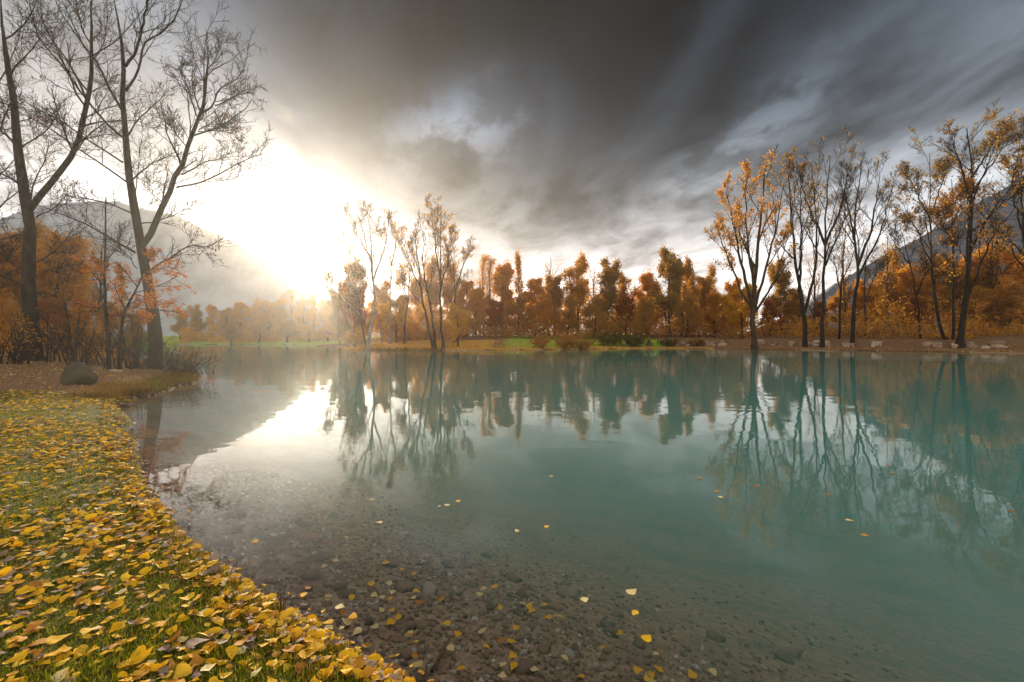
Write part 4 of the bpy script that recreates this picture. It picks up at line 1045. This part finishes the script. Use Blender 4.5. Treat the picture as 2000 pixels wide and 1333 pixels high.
# ------------------------------------------------------------------ stones
def cube_rock(seed, flat=0.7, rough=0.16):
    """24 quads: a split cube rounded, squashed and chipped"""
    rng = np.random.default_rng(seed)
    pts = {}; V = []; F = []
    def vid(p):
        if p not in pts: pts[p] = len(V); V.append(p)
        return pts[p]
    for ax in range(3):
        for sg in (-1, 1):
            for i in (-1, 0):
                for j in (-1, 0):
                    c = []
                    for a, b in ((i, j), (i + 1, j), (i + 1, j + 1), (i, j + 1)):
                        p = [0, 0, 0]; p[ax] = sg; p[(ax + 1) % 3] = a; p[(ax + 2) % 3] = b
                        c.append(vid(tuple(p)))
                    F.append(c if sg > 0 else c[::-1])
    V = np.array(V, float)
    d = unit(V)
    V = V * 0.38 + d * 0.62
    V *= 1 + rng.normal(0, rough, (len(V), 1))
    V += rng.normal(0, rough * 0.4, V.shape)
    V *= np.array([1.0, rng.uniform(0.65, 0.95), flat * rng.uniform(0.8, 1.15)])
    return V * 0.5, np.array(F)
ROCKS = [cube_rock(500 + i) for i in range(14)]
ROCK_ME = [mesh_np('stone', v, [f], [PEBBLE], None, True) for v, f in ROCKS]
WROCKS = [cube_rock(540 + i, 0.75, 0.14) for i in range(10)]
WROCK_ME = [mesh_np('stone', v, [f], [WALL_STONE], None, False) for v, f in WROCKS]

wall_root = thing('stone_wall', 'rough wall of pale boulders along the right-hand shore', 'wall', (*((lambda q: (q[0], q[1], q[2]))(W(1640, 670, 66))),))
wrng = np.random.default_rng(77)
wx = 19.0; n_st = 0
wroot = np.array(wall_root.location)
while wx < 78 and n_st < 290:
    big = 0.32 + 1.35 * wrng.random() ** 2.2
    ys = np.linspace(35, 85, 260)
    s = sdf(np.full(260, wx), ys)
    ok = np.where((s[:-1] < 5.0) & (s[1:] >= 5.0))[0]
    if len(ok):
        y0 = ys[ok[-1]]
        for course in range(2):
            w_ = big * wrng.uniform(0.75, 1.1) * (1.0 if course == 0 else 0.8)
            if wrng.random() < (0.35 if course else 0.12): continue
            o = link('stone', WROCK_ME[wrng.integers(0, 10)], wall_root)
            yy = y0 + course * 0.45 + wrng.normal(0, 0.12); xx = wx + course * 0.3 + wrng.normal(0, 0.1)
            zz = ground_z(xx, y0 - 0.5) + 0.04 + course * 0.38 + w_ * wrng.uniform(-0.04, 0.17)
            o.location = (xx - wroot[0], yy - wroot[1], zz - wroot[2])
            o.scale = (w_ * 1.5, w_ * 1.0, w_ * 1.05)
            o.rotation_euler = (wrng.normal(0, 0.12), wrng.normal(0, 0.12), wrng.uniform(0, 6.28))
            n_st += 1
    wx += big * wrng.uniform(0.8, 1.25)

# boulder at the edge of the lawn
def boulder(name, label, px, Y, size, seed, mat, sub=4):
    rng = np.random.default_rng(seed)
    n = 40; m = 64
    th = np.linspace(0, math.pi, n); ph = np.linspace(0, 2 * math.pi, m, endpoint=False)
    TH, PH = np.meshgrid(th, ph, indexing='ij')
    d = np.stack([np.sin(TH) * np.cos(PH), np.sin(TH) * np.sin(PH), np.cos(TH)], -1)
    p = np.sign(d) * np.abs(d) ** 0.72
    # chipped planes
    r = np.ones(TH.shape) * 1.3
    for _ in range(16):
        nrm = unit(rng.normal(0, 1, 3)); k = rng.uniform(0.55, 0.92)
        dp = (p @ nrm)
        p = p - np.maximum(dp - k, 0)[..., None] * nrm * 0.97
    p = p * (1 + 0.05 * fbm2(d[..., 0] * 6 + d[..., 2] * 4, d[..., 1] * 6 - d[..., 2] * 3, 1.0, seed)[..., None] + 0.03 * fbm2(d[..., 0] * 17 + d[..., 2] * 9, d[..., 1] * 15 - d[..., 2] * 12, 1.0, seed + 1)[..., None])
    p = p * np.array(size) / 2
    idx = np.arange(n * m).reshape(n, m)
    q = np.stack([idx[:-1], idx[1:], np.roll(idx, -1, 1)[1:], np.roll(idx, -1, 1)[:-1]], -1).reshape(-1, 4)
    x, z = at_px(px, Y)
    o = link(name, mesh_np(name, p.reshape(-1, 3), [q], [mat], None, False), None, (x, Y, z + size[2] * 0.32))
    o.rotation_euler = (0.05, 0.04, 0.3)
    return tag(o, label, 'boulder' if name == 'boulder' else 'stone')
boulder('boulder', 'mossy brown boulder where the lawn meets the leaf-strewn path', 152, 15.6, (0.98, 0.85, 0.92), 61, BOULDER)
boulder('flat_stone', 'low flat stone slab between the two young oak trunks', 224, 20.4, (0.55, 0.4, 0.2), 62, WALL_STONE)

# stones on the lake bed: the largest singly, the gravel between them as one mass
brng = np.random.default_rng(88)
def bed_pts(n, dmin, dmax, rmax):
    out = []
    while len(out) < n:
        M = n * 6
        x = brng.uniform(-6, 4.5, M); y = brng.uniform(1.4, 9, M)
        s = sdf(x, y)
        rr_ = np.hypot(x, y)
        k = (s < -dmin) & (s > -dmax) & (brng.random(M) < np.exp(-np.maximum(-s - 1.2, 0) / 1.3)) & (rr_ < rmax) & (y > np.abs(x) * 0.7) & (brng.random(M) < np.clip(2.2 / y, 0, 1))
        out += list(zip(x[k], y[k]))
    return np.array(out[:n])
sp = bed_pts(290, 0.15, 4.5, 7.0)
sz = height(sp[:, 0], sp[:, 1])
for i in range(len(sp)):
    o = link('stone', ROCK_ME[i % 14], bed_obj)
    s_ = 0.045 + 0.115 * brng.random() ** 2.2
    o.location = (sp[i, 0], sp[i, 1], sz[i] + s_ * 0.12); o.scale = (s_ * 1.15, s_, s_ * 0.8)
    o.rotation_euler = (brng.normal(0, 0.25), brng.normal(0, 0.25), brng.uniform(0, 6.28))
gp = bed_pts(13000, -0.05, 6.0, 9.0)
gz_ = height(gp[:, 0], gp[:, 1])
# near the waterline the gravel climbs onto the bank; keep it low there
gg = Geo()
gs_ = 0.012 + 0.040 * brng.random(len(gp)) ** 2.5
ga = brng.uniform(0, 6.28, len(gp))
for r_ in range(14):
    k = np.arange(len(gp)) % 14 == r_
    v, f = ROCKS[r_]
    n = k.sum()
    c, s_ = np.cos(ga[k]), np.sin(ga[k])
    vv = v[None] * gs_[k][:, None, None]
    X = vv[..., 0] * c[:, None] - vv[..., 1] * s_[:, None]; Y_ = vv[..., 0] * s_[:, None] + vv[..., 1] * c[:, None]
    VV = np.stack([X + gp[k, 0][:, None], Y_ + gp[k, 1][:, None], vv[..., 2] + (gz_[k] + gs_[k] * 0.15)[:, None]], -1).reshape(-1, 3)
    FF = (f[None] + (np.arange(n) * len(v))[:, None, None]).reshape(-1, 4)
    gg.add(VV, FF, 0)
tag(link('gravel', gg.mesh('gravel', [PEBBLE], True)), 'brown gravel on the shallow lake bed by the near bank', None, None, 'stuff')

# ------------------------------------------------------------------ grass
def blades(x, y, h, w_, mats, rng, lean=0.5, name='grass'):
    n = len(x)
    z = height(x, y) - 0.004
    a = rng.uniform(0, 6.283, n); l = rng.normal(0, lean, n)
    dx, dy = np.cos(a), np.sin(a)
    fa = rng.uniform(0, 6.283, n); fx, fy = np.cos(fa) * w_ / 2, np.sin(fa) * w_ / 2
    def lvl(t, ww):
        off = l * h * t ** 1.7
        cx, cy, cz = x + dx * off, y + dy * off, z + h * t * np.cos(np.clip(l, -1.2, 1.2) * t * 0.7)
        if ww is None: return [np.stack([cx, cy, cz], -1)]
        return [np.stack([cx - fx * ww, cy - fy * ww, cz], -1), np.stack([cx + fx * ww, cy + fy * ww, cz], -1)]
    V = np.stack(lvl(0.0, 1.0) + lvl(0.55, 0.75) + lvl(1.0, None), 1).reshape(-1, 3)
    b = (np.arange(n) * 5)[:, None]
    return V, b + np.array([[0, 1, 3, 2]]), b + np.array([[2, 3, 4]])
grng = np.random.default_rng(99)
def lawn_pts(n, r0, r1, smin=0.0, smax=99, power=1.0):
    out = np.zeros((0, 2))
    while len(out) < n:
        M = n * 3
        r = r0 * (r1 / r0) ** grng.random(M) if power == 1.0 else r0 + (r1 - r0) * grng.random(M) ** power
        a = np.radians(grng.uniform(-62, 12, M))
        x, y = np.sin(a) * r, np.cos(a) * r
        s = sdf(x, y)
        k = (s > smin) & (s < smax) & (y > 0.6)
        out = np.concatenate([out, np.stack([x[k], y[k]], 1)])
    return out[:n]
def turf_only(p, soft=0.5):
    pl_ = p[:, 1] - (13.3 + 0.02 * (p[:, 0] + 11)) + fbm2(p[:, 0], p[:, 1], 0.9, 9) * 0.5
    return p[pl_ < soft * grng.normal(0, 0.6, len(p))]
pA = turf_only(lawn_pts(80000, 1.9, 26))
hA = grng.uniform(0.02, 0.06, len(pA)) * (0.8 + 0.5 * fbm2(pA[:, 0], pA[:, 1], 2.5, 12)).clip(0.4, 1.6)
wA = 0.0035 + 0.0011 * np.hypot(pA[:, 0], pA[:, 1]) * 0.9
vA, qA, tA = blades(pA[:, 0], pA[:, 1], np.maximum(hA, 0.015), wA, None, grng, 0.7)
g = Geo(); g.add(vA, qA, 0); g.t.append(tA); g.tm.append(np.zeros(len(tA), int))
tag(link('grass', g.mesh('grass', [GRASS])), 'short green grass of the near bank', None, None, 'stuff')
pB = turf_only(lawn_pts(4500, 2.0, 16, 0.01, 0.40))
hB = grng.uniform(0.02, 0.075, len(pB))
vB, qB, tB = blades(pB[:, 0], pB[:, 1], hB, 0.004 + 0.0010 * np.hypot(pB[:, 0], pB[:, 1]), None, grng, 0.9)
# rank growth along the edge of the point
M = 160000
xx = grng.uniform(-17, -9.5, M); yy = grng.uniform(12.5, 23, M); ss = sdf(xx, yy)
k = (ss > 0.02) & (ss < 1.6) & (grng.random(M) < np.exp(-ss / 0.8))
pC = np.stack([xx[k], yy[k]], 1)[:11000]
vC, qC, tC = blades(pC[:, 0], pC[:, 1], grng.uniform(0.03, 0.20, len(pC)) * (1 + 0.8 * fbm2(pC[:, 0], pC[:, 1], 1.5, 15)).clip(0.3, 1.5), np.full(len(pC), 0.016), None, grng, 1.3)
g = Geo(); g.add(vB, qB, 0); g.t.append(tB); g.tm.append(np.zeros(len(tB), int))
o0 = g.nv
g.add(vC, qC, 0); g.t.append(tC + o0); g.tm.append(np.zeros(len(tC), int))
tag(link('dry_grass', g.mesh('dry_grass', [GRASS_DRY])), 'yellow-brown grass fringe along the water edge', None, None, 'stuff')
pD = np.stack([xx[k], yy[k]], 1)[11000:18000]
vD, qD, tD = blades(pD[:, 0], pD[:, 1], grng.uniform(0.03, 0.12, len(pD)), np.full(len(pD), 0.016), None, grng, 0.9)
g = Geo(); g.add(vD, qD, 0); g.t.append(tD); g.tm.append(np.zeros(len(tD), int))
tag(link('grass', g.mesh('grass', [GRASS])), 'sparse green grass along the edge of the near point', None, None, 'stuff')
# reeds fringing the golden spit
M = 3000
xx = grng.uniform(-20, -9, M); yy = grng.uniform(59.5, 64, M); ss = sdf(xx, yy); k = (ss > -0.3) & (ss < 0.5)
vR, qR, tR = blades(xx[k], yy[k], grng.uniform(0.2, 0.6, k.sum()), np.full(k.sum(), 0.05), None, grng, 0.3)
g = Geo(); g.add(vR, qR, 0); g.t.append(tR); g.tm.append(np.zeros(len(tR), int))
tag(link('reeds', g.mesh('reeds', [GRASS_DRY])), 'short dry reeds fringing the golden spit', None, None, 'stuff')

# ------------------------------------------------------------------ fallen leaves
def leaf_shape(seed, kind=0):
    """broad pointed poplar leaf, about 1 long, folded along its rib and curled, with a stalk"""
    rng = np.random.default_rng(seed)
    ts = np.array([0.0, 0.10, 0.26, 0.48, 0.74, 1.0])
    hw = np.array([0.0, 0.30, 0.43, 0.36, 0.17, 0.0]) * rng.uniform(0.7, 1.18) * (1 + rng.normal(0, 0.13, 6))
    fold = rng.uniform(0.0, 0.45); curl = rng.uniform(-0.5, 0.7); twist = rng.normal(0, 0.35)
    V = []; 
    def pt(t, sx):
        w_ = np.interp(t, ts, hw) * sx
        z = abs(w_) * fold + curl * (t - 0.45) ** 2 + twist * w_ * (t - 0.5)
        return (w_, t - 0.5, z + 0.03 * rng.normal())
    V.append(pt(0.0, 0))
    for t in ts[1:-1]: V += [pt(t, -1), pt(t, 0), pt(t, 1)]
    V.append(pt(1.0, 0))
    T = [(0, 2, 1), (0, 3, 2)]
    for r_ in range(3):
        a = 1 + r_ * 3
        T += [(a, a + 1, a + 4), (a, a + 4, a + 3), (a + 1, a + 2, a + 5), (a + 1, a + 5, a + 4)]
    a = 10; T += [(a, a + 1, 13), (a + 1, a + 2, 13)]
    b = len(V)
    sx = rng.normal(0, 0.15)
    V += [(-0.016, -0.5, 0.0), (0.016, -0.5, 0.0), (sx, -0.5 - rng.uniform(0.25, 0.5), rng.uniform(-0.02, 0.12))]
    T += [(b, b + 1, b + 2)]
    V = np.array(V, float); V[:, 2] -= V[:14, 2].min() * 0.6
    return V, np.array(T)
LSH = [leaf_shape(700 + i) for i in range(14)]
LEAF_ME = [[mesh_np('fallen_leaf', v, [t], [m_], None, True) for m_ in FALLEN] for v, t in LSH]
frng = np.random.default_rng(123)
def rot_mats(rx, ry, rz):
    cx, sx, cy, sy, cz, sz_ = np.cos(rx), np.sin(rx), np.cos(ry), np.sin(ry), np.cos(rz), np.sin(rz)
    Rz = np.stack([np.stack([cz, -sz_, 0 * cz], -1), np.stack([sz_, cz, 0 * cz], -1), np.stack([0 * cz, 0 * cz, 1 + 0 * cz], -1)], -2)
    Ry = np.stack([np.stack([cy, 0 * cy, sy], -1), np.stack([0 * cy, 1 + 0 * cy, 0 * cy], -1), np.stack([-sy, 0 * cy, cy], -1)], -2)
    Rx = np.stack([np.stack([1 + 0 * cx, 0 * cx, 0 * cx], -1), np.stack([0 * cx, cx, -sx], -1), np.stack([0 * cx, sx, cx], -1)], -2)
    return Rz @ Ry @ Rx
# scatter: even per square metre close by, thinner far off, thicker along the edge
N0 = 10000
cand = turf_only(lawn_pts(50000, 1.95, 26, 0.02, 99, 0.62), 0.8)
cs = sdf(cand[:, 0], cand[:, 1]); cr_ = np.hypot(cand[:, 0], cand[:, 1])
dens = np.clip(0.55 + 0.55 * fbm2(cand[:, 0], cand[:, 1], 1.7, 14), 0.10, 1.0) * np.clip(1.15 - cr_ / 26, 0.3, 1) 
dens = dens * (0.25 + 0.75 * sstep(cs, 0.02, 0.16 + 0.12 * fbm2(cand[:, 0], cand[:, 1], 4.0, 17)))
cand = cand[frng.random(len(cand)) < dens][:N0]
edge_c = lawn_pts(450, 2.1, 12, -0.05, 0.3)
lp = np.concatenate([cand, edge_c])
lr = np.hypot(lp[:, 0], lp[:, 1])
lp = lp[np.argsort(lr)]; lr = np.sort(lr)
n = len(lp)
lz = height(lp[:, 0], lp[:, 1]) + frng.uniform(0.012, 0.045, n)
lsz = np.clip(frng.normal(0.064, 0.022, n), 0.022, 0.12)
lrx, lry, lrz = frng.normal(0, 0.20, n), frng.normal(0, 0.20, n), frng.uniform(0, 6.283, n)
flip = frng.random(n) < 0.35
lrx = np.where(flip, lrx + math.pi, lrx)
kind = frng.choice(4, n, p=[0.60, 0.14, 0.19, 0.07])
# the 220 that show largest stand as objects of their own
vis = np.where((lp[:, 1] > 2.0) & (np.abs(lp[:, 0]) < lp[:, 1] * 1.13) & (lz > 0.02))[0]
single = vis[:176]
ssdf = sdf(lp[:, 0], lp[:, 1])
KN = ['golden yellow', 'orange-brown', 'grey-brown', 'pale straw-coloured']
for i in single:
    o = link('fallen_leaf', LEAF_ME[frng.integers(0, 14)][kind[i]])
    o.location = (lp[i, 0], lp[i, 1], lz[i]); o.scale = (lsz[i],) * 3
    o.rotation_euler = (lrx[i], lry[i], lrz[i])
    big = 'large' if lsz[i] > 0.085 else ('small' if lsz[i] < 0.062 else 'middle-sized')
    si_ = ssdf[i]
    where = 'at the water edge of the grass' if si_ < 0.3 else ('on the grass a step from the water' if si_ < 0.9 else 'on the grass far from the water')
    pose = 'lying face down' if flip[i] else 'lying face up'
    tag(o, f'{big} {KN[kind[i]]} fallen leaf {pose} {where}', 'leaf', f'{big} {KN[kind[i]]} leaves {pose} {where}')
rest = np.setdiff1d(np.arange(n), single)
g = Geo()
RM = rot_mats(lrx, lry, lrz)
sh_i = frng.integers(0, 14, n)
for a in range(14):
    for m_ in range(4):
        k = rest[(sh_i[rest] == a) & (kind[rest] == m_)]
        if not len(k): continue
        v, t_ = LSH[a]
        VV = np.einsum('nij,vj->nvi', RM[k], v) * lsz[k][:, None, None] + np.stack([lp[k, 0], lp[k, 1], lz[k]], -1)[:, None, :]
        TT = (t_[None] + (np.arange(len(k)) * len(v))[:, None, None]).reshape(-1, 3)
        g.add(VV.reshape(-1, 3), TT, m_)
tag(link('fallen_leaves', g.mesh('fallen_leaves', FALLEN, True)), 'carpet of yellow fallen leaves over the near bank', None, None, 'stuff')
# leaf litter on the path and under the trees
def litter(name, label, n, xr, yr, smin, size, probs, seed, cond=None):
    r_ = np.random.default_rng(seed)
    x = r_.uniform(*xr, n); y = r_.uniform(*yr, n); s = sdf(x, y)
    k = s > smin
    if cond is not None: k &= cond(x, y)
    x, y, s = x[k], y[k], s[k]
    C = np.stack([x, y, height(x, y, s) + r_.uniform(0.005, 0.03, len(x))], 1)
    V, T = leaf_quads(C, size, r_, 0.75)
    kk = r_.choice(len(FALLEN), len(C), p=probs); kt = np.concatenate([kk, kk])
    g = Geo(); g.add(V, T[kt == 0], 0)
    for m_ in (1, 2, 3):
        g.t.append(T[kt == m_]); g.tm.append(np.full((kt == m_).sum(), m_))
    return tag(link(name, g.mesh(name, FALLEN)), label, None, None, 'stuff')
litter('leaf_litter', 'brown leaf litter on the path under the bare trees', 16000, (-40, -9), (12.5, 36), 0.05, 0.085, [0.12, 0.33, 0.45, 0.10], 131, lambda x, y: y > 13.0)
litter('leaf_litter', 'golden leaf litter on the far spit', 9000, (-24, 22), (59, 76), 0.3, 0.2, [0.45, 0.4, 0.05, 0.10], 132)
litter('leaf_litter', 'ochre leaf litter on the strand below the stone wall', 9000, (18, 75), (44, 74), 0.2, 0.22, [0.15, 0.5, 0.2, 0.15], 133, lambda x, y: sdf(x, y) < 5)

# soggy scraps gathered along the waterline
M = 9000
aa = np.radians(frng.uniform(-60, 8, M)); rr2 = 2.0 * (14 / 2.0) ** frng.random(M)
xx, yy = np.sin(aa) * rr2, np.cos(aa) * rr2
ss = sdf(xx, yy)
k = (ss < 0.0) & (ss > -0.30) & (frng.random(M) < np.exp(ss / 0.07)) & (fbm2(xx, yy, 3.0, 19) > -0.2)
C = np.stack([xx[k], yy[k], np.full(k.sum(), 0.004)], 1)
V, T = leaf_quads(C, 0.05, frng, 0.97)
kk = frng.choice(4, len(C), p=[0.2, 0.3, 0.42, 0.08]); kt = np.concatenate([kk, kk])
g = Geo(); g.add(V, T[kt == 0], 0)
for m_ in (1, 2, 3):
    g.t.append(T[kt == m_]); g.tm.append(np.full((kt == m_).sum(), m_))
tag(link('leaf_debris', g.mesh('leaf_debris', FALLEN)), 'soggy brown leaf scraps floating along the waterline', None, None, 'stuff')

# leaves afloat
def water_at(px, py):
    Y = F_PX * CAM_Z / (py - HOR)
    return (px - 1000) / F_PX * Y, Y
FL = 'leaves afloat on the lake'
afloat = [(1235, 1158, 3, 0.1, 'largest pale leaf afloat, right of centre near the shallows'), (1142, 1175, 3, 0.075, 'pale yellow leaf afloat left of the largest pale leaf'), (1240, 1200, 0, 0.075, 'deep yellow leaf afloat just below the largest pale leaf'), (1264, 1249, 0, 0.075, 'bright yellow leaf afloat, lowest of the group right of centre'),
    (1009, 1038, 3, 0.075, 'pale leaf afloat alone in the middle of the lake'), (1067, 1031, 0, 0.070, 'small yellow leaf afloat right of the lone pale leaf'), (728, 977, 3, 0.075, 'small pale leaf afloat at the edge of the dark reflection'), (872, 988, 3, 0.075, 'small yellow-white leaf afloat beside a dark speck'), (895, 981, 0, 0.075, 'small yellow leaf afloat farther out than the dark speck'),
    (1690, 1048, 1, 0.075, 'orange leaf afloat below the tree reflections on the right'), (1618, 967, 1, 0.075, 'small orange leaf afloat among the tree reflections'), (1735, 910, 1, 0.075, 'orange leaf afloat high among the right-hand tree reflections'), (1742, 925, 1, 0.075, 'orange leaf afloat just below the high one among reflections'), (1400, 962, 1, 0.075, 'small orange leaf afloat at the left of the golden tree reflection'), (1408, 973, 3, 0.075, 'second small leaf afloat at the left of the golden tree reflection'),
    (1480, 950, 1, 0.075, 'tiny orange leaf afloat in the middle of the golden tree reflection'), (1975, 1000, 1, 0.075, 'orange leaf afloat at the right frame edge'), (1366, 935, 1, 0.075, 'tiny reddish leaf afloat left of the right-hand reflections'), (1660, 1018, 3, 0.075, 'tiny pale leaf afloat under the reflected trunks'), (1077, 932, 3, 0.075, 'tiny white leaf afloat in the dark teal centre'),
    (858, 991, 2, 0.070, 'dark speck of a leaf afloat beside the yellow-white one'), (690, 1205, 0, 0.075, 'yellow leaf afloat at the bank beside a pair'), (665, 1188, 3, 0.075, 'pale leaf afloat by the bank, upper of a pair'), (592, 1165, 0, 0.070, 'small yellow leaf afloat close to the grass tuft'), (600, 1150, 1, 0.060, 'small orange leaf afloat close above the grass tuft'),
    (640, 1218, 0, 0.075, 'yellow leaf afloat touching the bank edge'), (740, 1022, 3, 0.075, 'faint pale leaf afloat left of the gravel shallows'), (500, 1058, 0, 0.070, 'faint yellow leaf afloat on the bright water near the bank')]
for i, (px, py, kd, sz_, lb) in enumerate(afloat):
    x, y = water_at(px, py)
    o = link('floating_leaf', LEAF_ME[(i * 5) % 14][kd])
    o.location = (x, y, 0.004 + 0.06 * sz_); o.scale = (sz_, sz_, sz_ * 0.35)
    o.rotation_euler = (0.04, 0.03, frng.uniform(0, 6.28))
    tag(o, lb, 'leaf', FL)
# leaves sunk on the bed
SB = 'leaves sunk on the shallow bed'
sunk = []
while len(sunk) < 95:
    px_, py_ = frng.uniform(600, 1420), 950 + 383 * frng.random() ** 0.8
    q = water_at(px_, py_)
    sq = float(sdf(np.array([q[0]]), np.array([q[1]]))[0])
    if -1.9 < sq < -0.06: sunk.append(q)
sunk = np.array(sunk)
for i in range(len(sunk)):
    kd = int(frng.choice([0, 0, 0, 1, 3, 3]))
    o = link('sunken_leaf', LEAF_ME[i % 14][kd])
    z = ground_z(*sunk[i])
    s_ = frng.uniform(0.055, 0.085)
    o.location = (sunk[i, 0] * 1.0, sunk[i, 1], min(z + 0.045, -0.008)); o.scale = (s_, s_, s_ * 0.5)
    o.rotation_euler = (frng.normal(0, 0.15), frng.normal(0, 0.15), frng.uniform(0, 6.28))
    near_b = 'close to the grassy bank' if sdf(sunk[i:i + 1, 0], sunk[i:i + 1, 1])[0] > -0.6 else ('on the middle of the shallow bed' if sunk[i, 1] < 4.2 else 'far out on the dim part of the bed')
    tag(o, f'{KN[kd]} leaf sunk among stones {near_b}', 'leaf', f'{KN[kd]} sunken leaves {near_b}')

# ------------------------------------------------------------------ small things
# brown stick on the bed
xs, ys = water_at(859, 1262)
zb = ground_z(xs, ys)
P = np.array([[(xs - 0.02, ys - 0.16, 0), (xs, ys, 0.01), (xs + 0.01, ys + 0.14, 0.0), (xs + 0.03, ys + 0.27, 0.02)]], float)
P[0, :, 2] += [ground_z(p[0], p[1]) + 0.03 for p in P[0]]
tag(link('stick', Geo().tube(P, np.array([[0.010, 0.011, 0.009, 0.005]]), 7).mesh('stick', [TWIG_WARM], True)), 'thin brown stick lying on the bed among sunken leaves', 'stick')
def stalk_tuft(label, px, py, n, h, seed):
    rng = np.random.default_rng(seed)
    Y = F_PX * (CAM_Z - 0.12) / (py - HOR); x = (px - 1000) / F_PX * Y
    z = ground_z(x, Y)
    t = thing('grass_tuft', label, 'grass tuft', (x, Y, z), 'dark tufts on the bank edge')
    k = 6; tt = np.linspace(0, 1, k)
    l = rng.normal(0, 0.30, (n, 2)); hh = h * rng.uniform(0.5, 1.1, n)
    b = rng.normal(0, 0.018, (n, 2))
    P = np.stack([b[:, :1] + l[:, :1] * hh[:, None] * tt ** 1.6, b[:, 1:] + l[:, 1:] * hh[:, None] * tt ** 1.6, hh[:, None] * tt], -1)
    for i in range(n):
        link('stalk', Geo().tube(P[i:i + 1], np.linspace(0.0035, 0.0012, k)[None], 4).mesh('stalk', [TWIG_WARM]), t)
    return t
stalk_tuft('tallest dark stalk tuft on the bank, beside floating yellow leaves', 552, 1192, 12, 0.15, 1)
stalk_tuft('small dark twig tuft on the bank left of the tallest one', 440, 1120, 7, 0.10, 2)
stalk_tuft('dark twig tuft leaning over bright water, farthest along the bank', 402, 1083, 7, 0.13, 3)
# picnic table on the spit
x, z = at_px(876, 65.5)
tb = thing('picnic_table', 'dark wooden picnic table beside the yellow maple on the spit', 'picnic table', (x, 65.5, z), None, 0.15)
def slab(name, lo, hi, parent, mat): return link(name, box_mesh(name, lo, hi, mat), parent)
for i in range(4): slab('plank', (-0.9, -0.36 + i * 0.185, 0.72), (0.9, -0.36 + i * 0.185 + 0.165, 0.76), tb, WOOD)
for sy in (-0.78, 0.55): slab('bench', (-0.9, sy, 0.43), (0.9, sy + 0.24, 0.47), tb, WOOD)
for sx in (-0.65, 0.6):
    slab('crossbar', (sx, -0.76, 0.36), (sx + 0.05, 0.77, 0.425), tb, WOOD)
    for s_ in (-1, 1):
        P = np.array([[(sx + 0.08, s_ * 0.62, 0), (sx + 0.08, s_ * 0.22, 0.715)]])
        link('leg', Geo().tube(P, np.array([[0.04, 0.04]]), 6).mesh('leg', [WOOD]), tb)
